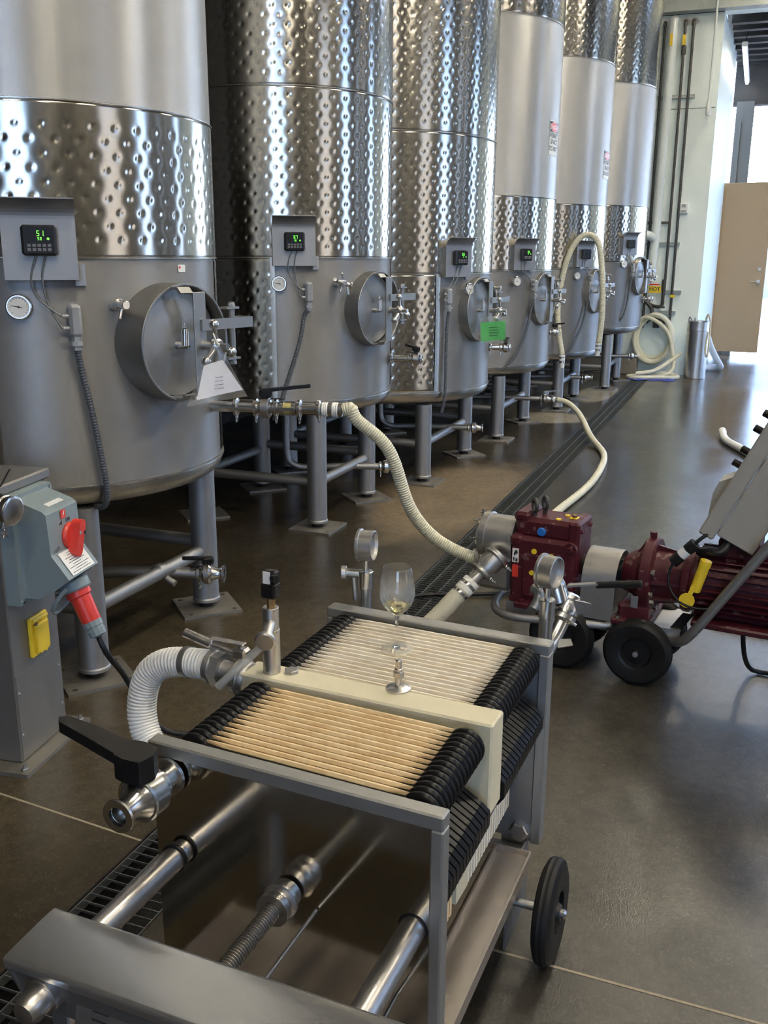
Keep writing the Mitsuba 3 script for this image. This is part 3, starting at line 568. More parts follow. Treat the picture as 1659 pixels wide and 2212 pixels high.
put('gauge_block', L(cat(cyl((.066, .322, .846), (.066, .322, .868), .009, n=8))), 'm_brass', blk)
put('pressure_switch', L(cat(box((.066, .322, .884), (.034, .030, .034), .004), box((.068, .322, .912), (.030, .022, .030), .004), cyl((.078, .310, .915), (.090, .304, .915), .008, n=12))), 'm_black', blk, smooth=False)
put('switch_label', L(bx(.055, .072, .3095, .3108, .900, .926)), 'm_white', blk, smooth=False)
# ---- butterfly valve at the top left of the front plate
fv = put('outlet_fitting', L(cat(cyl((.045, -.030, .640), (.045, -.075, .640), .021, n=26), ferrule((.045, -.068, .640), (0, 1, 0), .021), cyl((.045, -.035, .640), (.045, -.028, .640), .036, n=26))), 'm_chrome', P)
bv = put('butterfly_valve', L(cat(cyl((.045, -.078, .640), (.045, -.118, .640), .043, n=30, ch=.003), lathe([(.018, .045), (.0195, .045), (.023, .018), (.036, .0), (.033, .0), (.020, .018), (.018, .045)], (.045, -.118, .640), (0, -1, 0), 30), lathe([(.0175, 0), (.030, 0), (.031, .004), (.024, .008), (.019, .010), (.0175, .0)], (.045, -.172, .640), (0, 1, 0), 30), cyl((.045, -.098, .68), (.045, -.098, .70), .010, n=14))), 'm_chrome', P)
put('clamp_bolt', L(wing((.045, -.068, .640), (0, 1, 0), (.9, 0, -.4), .8)), 'm_chrome', bv)
put('disc', L(cyl((.045, -.10, .640), (.045, -.098, .640), .020, n=24)), 'm_black', bv)
hb = [(.030, -.128), (.062, -.128), (.068, -.100), (.058, -.076), (.03, -.070), (-.02, -.082), (-.075, -.062), (-.150, -.058), (-.158, -.066), (-.152, -.074), (-.07, -.088), (.012, -.118)]
put('handle', L(cat(prism(Polygon(hb[:5] + [(.008, -.072), (.008, -.122)]).buffer(.003), .046, None, .678), prism(Polygon([(.020, -.124), (.020, -.072), (-.02, -.070), (-.075, -.060), (-.150, -.055), (-.160, -.068), (-.150, -.080), (-.07, -.100)]), .022, np.array([[1, 0, 0, 0], [0, 1, 0, 0], [-.06, 0, 1, .0015], [0, 0, 0, 1.]]), .700))), 'm_blackrub', bv, smooth=False)
put('screw', L(cyl((.046, -.098, .718), (.046, -.098, .722), .007, n=12)), 'm_chrome', bv)
# ---- gauges and valves behind the back plate
def gauge(par, u, v, zt, zg, ax, arm=None):
    g = put('gauge_post', L(cat(cyl((u, v, zt), (u, v, zg - .115), .0165, n=24), cyl((u, v, zg - .115), (u, v, zg - .068), .0195, n=28, ch=.0015), cyl((u, v, zg - .07), (u, v, zg - .04), .007, n=12))), 'm_chrome', par)
    put('gauge_case', L(lathe([(0, -.014), (.035, -.014), (.036, -.023), (.039, -.022), (.039, .010), (.0425, .012), (.0425, .018), (.038, .020), (.036, .017), (0, .017)], (u, v, zg), ax, 36)), 'm_brushed', g)
    put('gauge_glass', L(cyl(V(u, v, zg) + unit(ax) * .0168, V(u, v, zg) + unit(ax) * .0175, .037, n=32)), 'm_dial', g)
    return g
gr = gauge(P, .531, .82, .60, .832, (-.98, .24, -.02))
gl = gauge(P, .059, .82, .60, .838, (-1, -.13, -.03))
put('side_cock', L(cat(cyl((.059, .82, .762), (.010, .805, .762), .0115, n=18), cyl((.012, .806, .762), (-.002, .801, .762), .019, n=24, ch=.002), cyl((.028, .812, .752), (.034, .812, .690), .007, n=12))), 'm_brushed', gl)
put('base_elbow', L(cat(sweep(spline([(.059, .82, .64), (.062, .82, .60), (.09, .80, .585), (.12, .75, .585)], .01), .018, 16), ferrule((.061, .82, .615), (0, 0, 1), .0175))), 'm_chrome', gl)
rv = put('outlet_pipe', L(cat(sweep(spline([(.515, .74, .600), (.518, .80, .602), (.530, .86, .625), (.545, .90, .665), (.556, .925, .70)], .008), .021, 22), ferrule((.551, .915, .687), (.2, .5, .75), .021), ferrule((.560, .95, .725), (.2, .5, .75), .021), lathe([(.021, -.02), (.034, -.012), (.034, .012), (.021, .02)], (.556, .932, .708), (.2, .5, .75), 26))), 'm_chrome', P)
put('valve_bonnet', L(lathe([(.026, 0), (.026, .042), (.022, .056), (.011, .067), (0, .069)], (.540, .925, .725), (-.35, 0, .95), 24)), 'm_chrome', rv)
put('clamp_bolt', L(cat(wing((.551, .915, .687), (.2, .5, .75), (.9, -.2, -.35), 1.0), wing((.560, .95, .725), (.2, .5, .75), (.9, -.1, .0), 1.0))), 'm_chrome', rv)
put('wing_tab', L(prism(Polygon([(0, .03), (.034, .028), (.017, .0), (.012, .0)]).buffer(.004), .004, frame((.580, .90, .712), (.95, .2, -.1), y=(.1, -.2, .9)))), 'm_dullsteel', rv, smooth=False)
put('wing_tab', L(prism(Polygon([(0, 0), (.03, .004), (.026, .016), (.004, .016)]).buffer(.003), .004, frame((.570, .80, .655), (.9, .1, .15), y=(-.3, .5, .5)))), 'm_dullsteel', rv, smooth=False)
put('valve_handle', L(cat(prism(Polygon([(0, -.010), (.075, -.009), (.075, .009), (0, .010)]), .005, frame((.558, .925, .765), (.98, -.0, .2), y=(0, 1, 0))))), 'm_dullsteel', rv, smooth=False)
put('handle_grip', L(cyl((.625, .925, .778), (.735, .925, .797), .0085, n=14, ch=.003)), 'm_black', rv)
k = put('tube_elbow', L(sweep(spline([(.50, .815, .735), (.508, .83, .755), (.505, .84, .77), (.49, .85, .775)], .006), .013, 14)), 'm_dullsteel', gr)
# ---------------------------------------------------------------- things standing on the press
def wine_glass(o):
    t = thing('wine_glass', 'stemmed wine glass holding a little pale white wine, standing on the filter plates', 'wine glass')
    prof = [(.0045, .0815), (.0075, .0835), (.016, .090), (.029, .104), (.0372, .120), (.0395, .135), (.0381, .155), (.0345, .178), (.0310, .195)]
    s = CubicSpline(np.arange(len(prof)), np.array(prof))(np.linspace(0, len(prof) - 1, 40))
    put('bowl', lathe(s, o, (0, 0, 1), 64), 'm_glassbowl', t, smooth=True)
    put('lip', torus(V(*o) + V(0, 0, .195), (0, 0, 1), .0310, .0006, 64, 6), 'm_glassware', t)
    put('stem', lathe([(0, .0045), (.009, .0052), (.005, .012), (.0038, .03), (.0038, .068), (.0052, .078), (.0055, .0815), (0, .0830)], o, (0, 0, 1), 32), 'm_glassware', t, smooth=50)
    put('foot', lathe([(.009, .0058), (.020, .0040), (.030, .0026), (.0345, .0012), (.0345, .0002)], o, (0, 0, 1), 48), 'm_glassfoot', t, smooth=True)
    wn = [(0, .0835), (.004, .0842), (.0152, .0910), (.0258, .1018), (.0300, .1062), (.0300, .1065), (0, .1065)]
    put('wine', lathe(wn, o, (0, 0, 1), 64), 'm_wine', t, smooth=30)
def fog(p, n, uv): return 0.03 + 0.20 * smoothstep(.800, .825, p.z) * (1 - smoothstep(.835, .872, p.z)) * (.6 + .6 * fbm(p.x * 90, p.y * 90, p.z * 60, 2))
scene['m_glassbowl'] = {'type': 'blendbsdf', 'weight': proc(fog), 'a': {'type': 'thindielectric', 'int_ior': 1.5}, 'b': two({'type': 'diffuse', 'reflectance': rgb(.75, .78, .76)})}
scene['m_glassfoot'] = {'type': 'blendbsdf', 'weight': .10, 'a': {'type': 'thindielectric', 'int_ior': 1.5}, 'b': two({'type': 'diffuse', 'reflectance': rgb(.8, .82, .80)})}
scene['m_glassware'] = {'type': 'dielectric', 'int_ior': 1.47}
scene['m_wine'] = {'type': 'dielectric', 'int_ior': 1.34, 'specular_transmittance': rgb(.93, .90, .62)}
wine_glass(pp(.256, .548, .6945))
o = pp(.340, .352, .7005)
t = thing('hose_tail_fitting', 'small stainless threaded fitting standing flange down on the cream block', 'fitting')
put('flange', lathe([(0, 0), (.0255, 0), (.0255, .003), (.016, .007), (.009, .009), (0, .009)], o, (0, 0, 1), 32), 'm_rail', t)
put('stem', cat(cyl(o + V(0, 0, .008), o + V(0, 0, .026), .0072, n=18), hexnut(o + V(0, 0, .026), (0, 0, 1), .0115, .014), lathe([(0, 0), (.0085, 0), (.0085, .004), (.0065, .006), (.0065, .022), (.005, .024), (0, .024)], o + V(0, 0, .040), (0, 0, 1), 18)), 'm_rail', t)
# ---------------------------------------------------------------- lobe pump on its cart
def maroon(p, n, uv):
    w = smoothstep(.66, .78, fbm(p.x * 45, p.y * 45, p.z * 45, 3))
    return mix((0.056, 0.009, 0.014), (0.17, 0.11, 0.10), w * .6) * (0.8 + .4 * fbm(p.x * 6, p.y * 6, p.z * 6, 2))
paint('m_maroon', proc(maroon), 0.40, 0.35)
paint('m_boxgrey', (0.31, 0.30, 0.27), 0.5)
paint('m_orange', (0.45, 0.20, 0.05), 0.4)
pa = math.radians(-7)
MQ = np.eye(4); MQ[:3, 0] = (math.cos(pa), math.sin(pa), 0); MQ[:3, 1] = (-math.sin(pa), math.cos(pa), 0); MQ[:3, 3] = (-.796, 3.49, 0)
Q = lambda m: mv(m, MQ)
qq = lambda *a: (MQ @ np.r_[V(*a), 1])[:3]
W = thing('lobe_pump', 'maroon lobe pump with motor on a two wheeled stainless cart beside the drain', 'pump')
def rbox(u0, u1, w0, w1, z0, z1, r=.012): return bx(u0, u1, w0, w1, z0, z1, r)
PORT = unit(V(-.479, -.613, -.63))
gb = put('gearbox', Q(cat(rbox(0, .255, .0, .225, .235, .502, .014), rbox(0, .255, .032, .195, .49, .572, .016), rbox(-.006, .045, -.006, .23, .46, .506, .012), rbox(-.004, .06, .03, .20, .55, .590, .012), rbox(.215, .262, .025, .2, .30, .575, .01), rbox(.0, .26, .0, .225, .23, .255, .004),
    cyl((.235, .0, .475), (.235, .02, .475), .026, n=18), cyl((.235, -.006, .285), (.235, .02, .285), .026, n=18), rbox(.05, .215, -.008, .01, .26, .44, .008), rbox(.035, .09, -.04, .01, .222, .245, .004), rbox(.18, .25, -.04, .01, .222, .245, .004))), 'm_maroon', W, smooth=28)
put('bolt', Q(cat(*[hexnut((u, -.022, .245), (0, 0, 1), .012, .010) for u in (.062, .215)], *[hexnut((u, w, z), (1, 0, 0), .010, .009) for u in (.262,) for w in (.05, .17) for z in (.33, .54)], hexnut((.235, -.002, .475), (0, -1, 0), .013, .008))), 'm_maroon', gb, smooth=False)
put('sight_cap', Q(cyl((.112, .034, .523), (.112, .022, .523), .0175, n=24, ch=.003)), 'm_blue', gb)
put('plug', Q(cat(cyl((.165, -.002, .440), (.165, -.012, .440), .011, n=16), cyl((.098, -.007, .452), (.098, -.010, .452), .011, n=14), cyl((.092, -.007, .365), (.092, -.012, .365), .010, n=14), cyl((.168, .06, .571), (.168, .06, .576), .011, n=16), cyl((.182, .13, .571), (.182, .13, .576), .011, n=16), bx(.20, .232, .09, .125, .571, .577, .002))), 'm_yellow', gb)
put('filler_plug', Q(hexnut((.217, .105, .577), (0, 0, 1), .011, .010)), 'm_brass', gb)
for u, w in ((.066, .075), (.088, .135)):
    put('lifting_eye', Q(cat(torus((u, w, .612), (.8, .6, 0), .024, .0075, 30, 10), cyl((u, w, .565), (u, w, .592), .010, n=12))), 'm_ironpipe', gb)
sg = put('warning_label', Q(cat(bx(.008, .034, -.0014, -.0004, .395, .452))), 'm_white', gb, smooth=False)
put('print', Q(cat(prism(Polygon([(.014, .432), (.020, .444), (.026, .446), (.030, .436), (.026, .424), (.024, .432), (.019, .421), (.015, .424)]), .0005, frame((0, -.0014, 0), (1, 0, 0), z=(0, -1, 0))), bx(.012, .018, -.0019, -.0014, .400, .415), bx(.022, .030, -.0019, -.0014, .398, .412))), 'm_ink', sg, smooth=False)
put('warning_label', Q(bx(.010, .034, -.0014, -.0004, .335, .385)), 'm_red', gb, smooth=False)
# stainless pump head with its ports
hd = put('pump_head', Q(cat(lathe([(0, 0), (.088, 0), (.100, .004), (.100, .03), (.094, .034), (.092, .125), (.100, .128), (.100, .150), (.0, .150)], (-.155, .112, .452), (1, 0, 0), 48), lathe([(0, 0), (.06, 0), (.07, .02), (0, .02)], (-.172, .112, .452), (1, 0, 0), 32))), 'm_brushed', W)
put('cover_plate', Q(cat(rbox(-.160, -.005, .03, .19, .25, .40, .02))), 'm_brushed', hd, smooth=False)
for (a, s) in ((2.2, 1), (3.05, 1), (3.9, 1), (.5, 1), (1.3, 1)):
    c0 = V(-.150, .112 + .088 * math.cos(a), .452 + .088 * math.sin(a))
    put('wing_nut', Q(wing(c0, (0, math.sin(a), -math.cos(a)), (-1, 0, 0), .85)), 'm_chrome', hd)
put('inlet_port', Q(cat(lathe([(.030, 0), (.050, .0), (.050, .016), (.046, .018), (.046, .060), (.034, .085), (.034, .1)], (-.048, -.0, .415), PORT, 36), torus(V(-.048, .0, .415) + .018 * PORT, PORT, .050, .006, 36, 8), ferrule(V(-.048, .0, .415) + .098 * PORT, PORT, .029), cyl(V(-.048, 0, .415) + .1 * PORT, V(-.048, 0, .415) + .165 * PORT, .024, n=24))), 'm_brushed', W)
for s, d in ((.02, (.8, 0, -.5)), (.098, (.8, 0, -.5)), (.098, (-.9, 0, -.4))):
    put('clamp_bolt', Q(wing(V(-.048, .0, .415) + s * PORT + V(*d) * (.045 if s < .05 else .035), PORT, d, 1.0)), 'm_chrome', W)
put('outlet_port', Q(cat(cyl((-.085, .06, .385), (-.150, .045, .372), .027, n=24), ferrule((-.15, .045, .372), (-1, -.2, -.2), .026))), 'm_brushed', W)
# coupling guard, gear reducer, motor
a = np.linspace(0, PI, 15); arch = [(.118 * math.cos(t) + .112, .118 * math.sin(t) + .352) for t in a]
po = Polygon([(.230, .222)] + arch + [(-.006, .222)]); pi_ = Polygon([(.227, .20)] + [(.115 * math.cos(t) + .112, .115 * math.sin(t) + .352) for t in a] + [(-.003, .20)])
put('coupling_guard', Q(prism(po.difference(pi_), .128, frame((.288, 0, 0), (0, 1, 0), y=(0, 0, 1)))), 'm_brushed', W)
put('coupling', Q(cyl((.25, .112, .39), (.44, .112, .39), .04, n=20)), 'm_black', W)
rd = put('gear_reducer', Q(cat(lathe([(0, 0), (.060, 0), (.075, .02), (.100, .06), (.136, .075), (.142, .08), (.142, .115), (.136, .12), (.0, .12)], (.425, .112, .395), (1, 0, 0), 40), rbox(.43, .545, .0, .225, .232, .30, .01), rbox(.415, .47, -.03, .25, .224, .246, .005), rbox(.51, .555, -.03, .25, .224, .246, .005),
    prism([(.425, .40), (.50, .530), (.50, .30), (.425, .33)], .02, frame((0, .10, 0), (1, 0, 0), y=(0, 0, 1), )), cyl((.52, .112, .53), (.52, .112, .56), .013, n=6))), 'm_maroon', W, smooth=30)
for q in [((u, -.018, .246), (0, 0, 1)) for u in (.44, .535)] + [((.545, .112 + .122 * math.cos(q), .395 + .122 * math.sin(q)), (1, 0, 0)) for q in np.radians([-140, -100, 200, 160])]:
    put('bolt', Q(hexnut(*q, .012, .012)), 'm_chrome', rd, smooth=False)
put('name_plate', Q(bx(.49, .515, -.0525, -.050, .31, .355, M=None)), 'm_dullsteel', rd, smooth=False)
ad = put('adapter', Q(cat(lathe([(0, 0), (.095, 0), (.095, .10), (.118, .105), (.122, .112), (.122, .130), (0, .13)], (.545, .112, .398), (1, 0, 0), 40), *[prism([(.545, .02), (.65, .0), (.65, -.012), (.545, -.012)], .012, np.array([[1, 0, 0, 0], [0, math.cos(q), -math.sin(q), .112 + .095 * math.cos(q)], [0, math.sin(q), math.cos(q), .398 + .095 * math.sin(q)], [0, 0, 0, 1.]]), -.006) for q in np.radians([90, 180, 225, 270])])), 'm_maroon', W, smooth=30)
mo = put('motor', Q(lathe([(0, 0), (.118, 0), (.122, .01), (.116, .02), (.116, .40), (.124, .41), (.118, .48), (.09, .50), (0, .50)], (.675, .112, .405), (1, 0, 0), 40)), 'm_maroon', W)
for q in np.radians(np.arange(0, 360, 12)):
    n = V(0, math.cos(q), math.sin(q)); p = V(.70, .112, .405) + n * .112
    put('fin', Q(bx(0, .37, -.0022, .0022, 0, .022, M=frame(p, (1, 0, 0), z=n))), 'm_maroon', mo, smooth=False)
put('motor_foot', Q(rbox(.70, 1.02, -.02, .24, .262, .285, .006)), 'm_maroon', mo, smooth=False)
put('terminal_box', Q(rbox(.76, .90, .04, .18, .515, .59, .01)), 'm_maroon', mo, smooth=False)
# cart
put('base_plate', Q(cat(bx(-.02, .66, .03, .26, .214, .222, .002), bx(-.02, .66, .027, .031, .17, .222))), 'm_plate', W, smooth=False)
put('frame_tube', Q(sweep(spline([(.06, .22, .205), (-.03, .21, .205), (-.075, .15, .205), (-.072, .05, .20), (-.045, -.015, .192), (.02, -.045, .186), (.14, -.035, .190), (.34, -.0, .196), (.46, .04, .196)], .012), .0165, 16)), 'm_leg', W)
put('handle_tube', Q(sweep(spline([(.50, .05, .196), (.60, .035, .184), (.655, .0, .186), (.705, -.035, .235), (.785, -.055, .365), (.925, -.075, .595), (1.04, -.08, .78), (1.14, -.08, .94)], .012), .018, 16)), 'm_leg', W)
put('handle_tube', Q(sweep(spline([(.46, .285, .186), (.60, .285, .19), (.655, .285, .240), (.75, .285, .385), (1.02, .285, .80), (1.12, .285, .95)], .02), .0155, 12)), 'm_leg', W)
put('stand_leg', Q(cat(prism([(.60, .19), (.66, .285), (.70, .285), (.645, .19)], .006, frame((0, .05, 0), (1, 0, 0), y=(0, 0, 1))))), 'm_black', W, smooth=False)
for (u, w) in ((.520, -.015), (.222, .0), (.520, .26), (.222, .26)):
    t = put('tyre', Q(lathe([(.066, -.030), (.090, -.036), (.110, -.036), (.121, -.028), (.1275, -.012), (.1255, -.009), (.1275, -.006), (.1255, -.002), (.128, 0), (.1255, .002), (.1275, .006), (.1255, .009), (.1275, .012), (.121, .028), (.110, .036), (.090, .036), (.066, .030), (.066, -.03)], (u, w, .128), (0, 1, 0), 48)), 'm_tyre', W)
    put('rim', Q(lathe([(0, -.034), (.014, -.034), (.016, -.012), (.050, -.010), (.058, -.026), (.068, -.030), (.068, .030), (.058, .026), (.05, .01), (0, .01)], (u, w, .128), (0, 1, 0), 32)), 'm_black', t)
    if w < .1: put('hub_cap', Q(lathe([(0, -.012), (.010, -.010), (.012, 0), (0, 0)], (u, w - .032, .128), (0, 1, 0), 16)), 'm_dullsteel', t)
# control box on the handle
MB = MQ @ frame((.694, .19, .617), (.42, 0, .908), y=(0, -1, 0))      # x along the box, y towards the press, z away from the lid
cbx = put('control_box', mv(cat(box((.27, .085, .128), (.50, .21, .136), .004)), MB), 'm_boxgrey', W, smooth=False)
put('lid', mv(cat(box((.262, .085, .030), (.53, .225, .056), .006)), MB), 'm_boxgrey', cbx, smooth=False)
put('display_hood', mv(cat(prism([(.04, .005), (.135, -.028), (.18, -.030), (.22, .005)], .13, frame((0, .02, 0), (1, 0, 0), y=(0, 0, 1)) @ np.diag([1, 1, -1, 1.]))), MB), 'm_boxgrey', cbx, smooth=False)
put('display', mv(bx(.07, .115, .02 - .001, .02, -.012, .0, M=None), MB), 'm_orange', cbx, smooth=False)
for (x, c) in ((.245, 'm_black'), (.30, 'm_black'), (.385, 'm_black'), (.445, 'm_black'), (.50, 'm_red')):
    put('knob', mv(cyl((x, .06, .002), (x, .06, -.030), .013 if c == 'm_black' else .019, n=18, ch=.003), MB), c, cbx)
put('latch', mv(cat(bx(.115, .150, -.030, -.022, .040, .075, .003), bx(.122, .142, -.033, -.022, .075, .115, .003)), MB), 'm_dullsteel', cbx, smooth=False)
put('cable_gland', mv(cat(cyl((.02, .06, .11), (-.03, .06, .11), .018, n=16), cyl((.02, .12, .14), (-.02, .12, .14), .014, n=12)), MB), 'm_black', cbx)
yp = put('plug_socket', Q(cat(cyl((.735, -.035, .515), (.707, -.035, .405), .019, n=22, ch=.003), cyl((.737, -.035, .523), (.732, -.035, .502), .0205, n=22))), 'm_yellow', W)
put('flap', Q(cat(cyl((.686, -.050, .372), (.686, -.057, .372), .027, n=26), prism([(.684, .39), (.70, .385), (.715, .43), (.700, .435)], .006, frame((0, -.056, 0), (1, 0, 0), y=(0, 0, 1)) @ np.diag([1, 1, -1, 1.])))), 'm_yellow', yp)
put('inline_connector', Q(cat(cyl((.622, -.02, .495), (.648, -.02, .525), .021, n=20), cyl((.668, -.02, .548), (.692, -.02, .576), .021, n=20))), 'm_black', W)
put('inline_connector', Q(cyl((.640, -.02, .516), (.672, -.02, .553), .0195, n=20)), 'm_white', W)
put('cable', Q(cat(sweep(spline([(.690, -.02, .574), (.715, -.01, .60), (.745, .01, .618), (.775, .03, .622)], .01), .0065, 10), sweep(spline([(.625, -.02, .497), (.612, -.03, .45), (.625, -.045, .40), (.665, -.055, .362), (.72, -.06, .35), (.80, -.05, .36)], .01), .0045, 8), sweep(spline([(.70, .02, .535), (.74, .0, .548), (.775, .0, .55), (.80, .03, .585)], .01), .016, 10))), 'm_black', W)
# ---------------------------------------------------------------- the tanks
scene['m_led'] = two({'type': 'diffuse', 'reflectance': rgb(.15, .8, .1)})
def led(*keys):
    for k in list(scene):
        if k.split('__')[-1].startswith('readout') : scene[k]['emitter'] = {'type': 'area', 'radiance': rgb(.20, 1.5, .08)}
def chain(t, p0, d, r, spec, down=(0, 0, -1)):
    """a run of sanitary fittings from p0 along d; spec: (kind, start, end)"""
    d = unit(d); p0 = V(*p0); at = lambda s: p0 + d * s
    for kind, a, b in spec:
        if kind == 'pipe': put('outlet_pipe', cyl(at(a), at(b), r, n=24), 'm_chrome', t)
        elif kind == 'clamp':
            k = put('clamp', ferrule(at(a), d, r * 1.02), 'm_chrome', t); put('clamp_bolt', wing(at(a) + V(*down) * r * 1.5, d, down, b * .72), 'm_chrome', k)
        elif kind == 'valve': put('butterfly_valve', lathe([(r, -.022), (r * 1.5, -.020), (r * 1.9, -.014), (r * 1.9, .014), (r * 1.5, .020), (r, .022)], at(a), d, 30), 'm_rail', t)
        elif kind == 'sight':
            L = b - a
            put('sight_glass', cat(pipe(at(a), at(a + L * .25), r * 1.25, .004), pipe(at(b - L * .25), at(b), r * 1.25, .004), *[mv(bx(a, b, -.006, .006, r * 1.05, r * 1.3), frame(p0, d, z=(math.cos(q) * np.cross(d, V(0, 0, 1)) + math.sin(q) * V(0, 0, 1)))) for q in (0, PI / 2 + .1, PI, 3 * PI / 2 - .1)]), 'm_chrome', t)
            put('sight_wine', cyl(at(a + .004), at(b - .004), r * 1.05, n=20), 'm_sightwine', t)
        elif kind == 'taper': put('reducer', lathe([(r, 0), (r, .005), (r * .75, b - a)], at(a), d, 24), 'm_chrome', t)
        elif kind == 'end': put('end_ferrule', lathe([(r * .85, 0), (r * 1.5, 0), (r * 1.5, .006), (r, .012), (r, .016), (r * .85, 0)], at(a), d, 24), 'm_chrome', t)
paint('m_sightwine', (0.50, 0.42, 0.16), 0.15)
def lever(t, p, d, up, L=.15, mat='m_blackrub'):
    """black butterfly valve handle: hub at p, lever along d"""
    M = frame(p, d, z=up)
    put('valve_handle', mv(cat(box((0, 0, .018), (.05, .034, .036), .008), prism([(-.01, -.012), (.035, -.014), (.07, -.010), (L, -.009), (L + .006, 0), (L, .009), (.07, .010), (.035, .014), (-.01, .012)], .013, np.array([[1, 0, 0, 0], [0, 1, 0, 0], [.10, 0, 1, .022], [0, 0, 0, 1.]])), bx(.02, .075, -.010, .010, -.006, -.003)), M), mat, t, smooth=30)
def drain(t, c, zb, pv, r=.021, handle=None, tail=True):
    c = V(*c); pv = V(*pv); h = V(c[0], c[1], 0); d = unit(V(pv[0] - c[0], pv[1] - c[1], 0)); L = np.linalg.norm(pv[:2] - c)
    put('drain_pipe', sweep(spline([V(c[0], c[1], zb), V(c[0], c[1], zb - .08), V(c[0], c[1], pv[2] + .08), h + V(0, 0, pv[2] + .03) + d * .02, h + V(0, 0, pv[2]) + d * .08, h + V(0, 0, pv[2]) + d * .2, h + V(0, 0, pv[2]) + d * (L - .06)], .02), r, 16), 'm_dullsteel', t)
    q = pv - d * .06
    put('clamp', ferrule(q, d, r), 'm_chrome', t); put('clamp_bolt', wing(q - V(0, 0, r * 1.4), d, (0, 0, -1), .9), 'm_chrome', t)
    put('drain_valve', cat(lathe([(r, -.02), (r * 1.7, -.018), (r * 2.0, -.010), (r * 2.0, .010), (r * 1.7, .018), (r, .02)], pv - d * .025, d, 26), lathe([(r, 0), (r * 1.3, 0), (r * 1.0, .02), (r * 1.0, .035), (r * 1.55, .045), (r * 1.55, .052), (r * .8, .052), (r * .8, 0)], pv - d * .005, d, 26)), 'm_chrome', t)
    return d
smooth_hook = [(-.5, 1.10, .032), (1, .95, .034), (3.5, .80, .036), (4.5, .70, .030), (5, .645, -.02), (3, .63, -.12)]
grp = None
C1, C2, C3, C4, C5, C6 = (-2.6, 3.11), (-2.66, 5.27), (-2.600, 6.75), (-2.5, 8.50), (-2.32, 10.35), (-2.09, 12.15)
t1, c, F1 = tank(C1, .65, 'nearest stainless tank, white paper tag on its manway and display reading 51', .757, 1.537, [(1.537, 2.022, 'd'), (2.022, 4.6, 's')], (-68.5, 22), True, .57,
    (-51.4, -58.4, -43.8, -31.1, -13.5), .105, .208, 1.246, 1.592, ('51', '50'), 1.381, None, .28, 12, .975, .006,
    hook=[(.8, 1.17, .032), (2.2, 1.07, .034), (3.6, .95, .036), (4.7, .84, .036), (5.4, .75, .034), (5.2, .69, .005), (4, .672, -.05), (0, .70, -.16)])
t2, c, F2 = tank(C2, .645, 'second stainless tank, dimpled all over with a plain front panel, display reading 57', .762, 1.536, [(1.536, 2.388, 'd'), (2.388, 4.6, 'd')], (-68.5, 22), True, .545,
    (-58.2, -65.2, -51.9, -36.6, -13.5), .062, .208, 1.258, 1.620, ('57', '16'), 1.402, None, .28, 12, .95, .0066,
    hook=[(-1.5, 1.25, .03), (-3, 1.17, .03), (-7, 1.0, .03), (-12, .83, .03), (-15, .72, .02), (-18, .66, -.06)])
t3, c, F3 = tank(C3, .81, 'third stainless tank, dimpled all over, with the bright green sheet on its manway', .640, 1.432, [(1.432, 2.318, 'd'), (2.318, 4.6, 'd')], (-41.5, 24), True, .738,
    (-31.5, -24.6, -36.4, 2, -12.5), .045, .222, 1.190, 1.540, ('55', '7'), 1.332, None, .28, 12, .89, .0075, leg_r=.058, detail=1,
    hook=[(-.3, 1.1, .03), (-.5, .85, .03), (-.8, .62, .03), (-1, .50, .0)])
t4, c, F4 = tank(C4, .81, 'fourth stainless tank, plain middle with the larger danger sign between dimpled bands', .645, 1.432, [(1.432, 2.026, 'd'), (2.026, 3.37, 's'), (3.37, 4.6, 'd')], None, False, .72,
    (-36.0, -41.0, -26.5, 2, -13), .03, .222, 1.195, 1.565, ('54', '5'), 1.350, None, .28, 12, .89, .0085, leg_r=.058, detail=1,
    hook=[(-2, 1.1, .03), (-6, .9, .03), (-14, .72, .03), (-20, .62, .0)])
t5, c, F5 = tank(C5, .80, 'fifth stainless tank, partly hidden by a corrugated hose looped over its controller', .60, 1.432, [(1.432, 2.05, 'd'), (2.05, 3.37, 's'), (3.37, 4.6, 'd')], None, False, .70,
    (-34.5, -39.0, -26, 2, -14), .03, .222, 1.205, 1.575, None, 1.365, None, .28, 12, .89, .0090, leg_r=.058, detail=0,
    hook=[(-2, 1.1, .03), (-6, .9, .03), (-14, .70, .03), (-20, .55, .0)])
t6, c, F6 = tank(C6, .80, 'farthest stainless tank, standing beside the pale far wall with its pipes', .74, 1.49, [(1.49, 2.12, 'd'), (2.12, 3.41, 's'), (3.41, 4.6, 'd')], None, False, .70,
    (-36, -39.5, -30, 2, -14), .04, .222, 1.33, 1.695, None, 1.47, None, .28, 12, .89, .0090, leg_r=.058, detail=0,
    hook=[(-2, 1.2, .03), (-4, 1.0, .03), (-8, .86, .02), (-10, .78, -.05)])
led()
# outlets
d1 = V(math.cos(.21), math.sin(.21), 0); o1 = V(*C1, .972) + d1 * .62
chain(t1, o1, d1, .0215, [('pipe', 0, .47), ('clamp', .13, 1.0), ('clamp', .21, 1.0), ('valve', .25, 0), ('clamp', .292, 1.0), ('sight', .308, .372), ('clamp', .385, 1.0), ('clamp', .462, .9)])
lever(t1, o1 + d1 * .25 + V(0, 0, .040), (.93, .36, 0), (0, 0, 1), .17)
d2 = V(math.cos(.21), math.sin(.21), 0); o2 = V(*C2, .952) + d2 * .62
chain(t2, o2, d2, .0195, [('pipe', 0, .18), ('clamp', .04, 1.0), ('clamp', .15, 1.0), ('valve', .19, 0), ('end', .215, 0)])
lever(t2, o2 + d2 * .19 + V(0, 0, .040), (-.55, .3, .35), (0, 0, 1), .09)
d3 = V(math.cos(.30), math.sin(.30), 0); o3 = V(*C3, .892) + d3 * .78
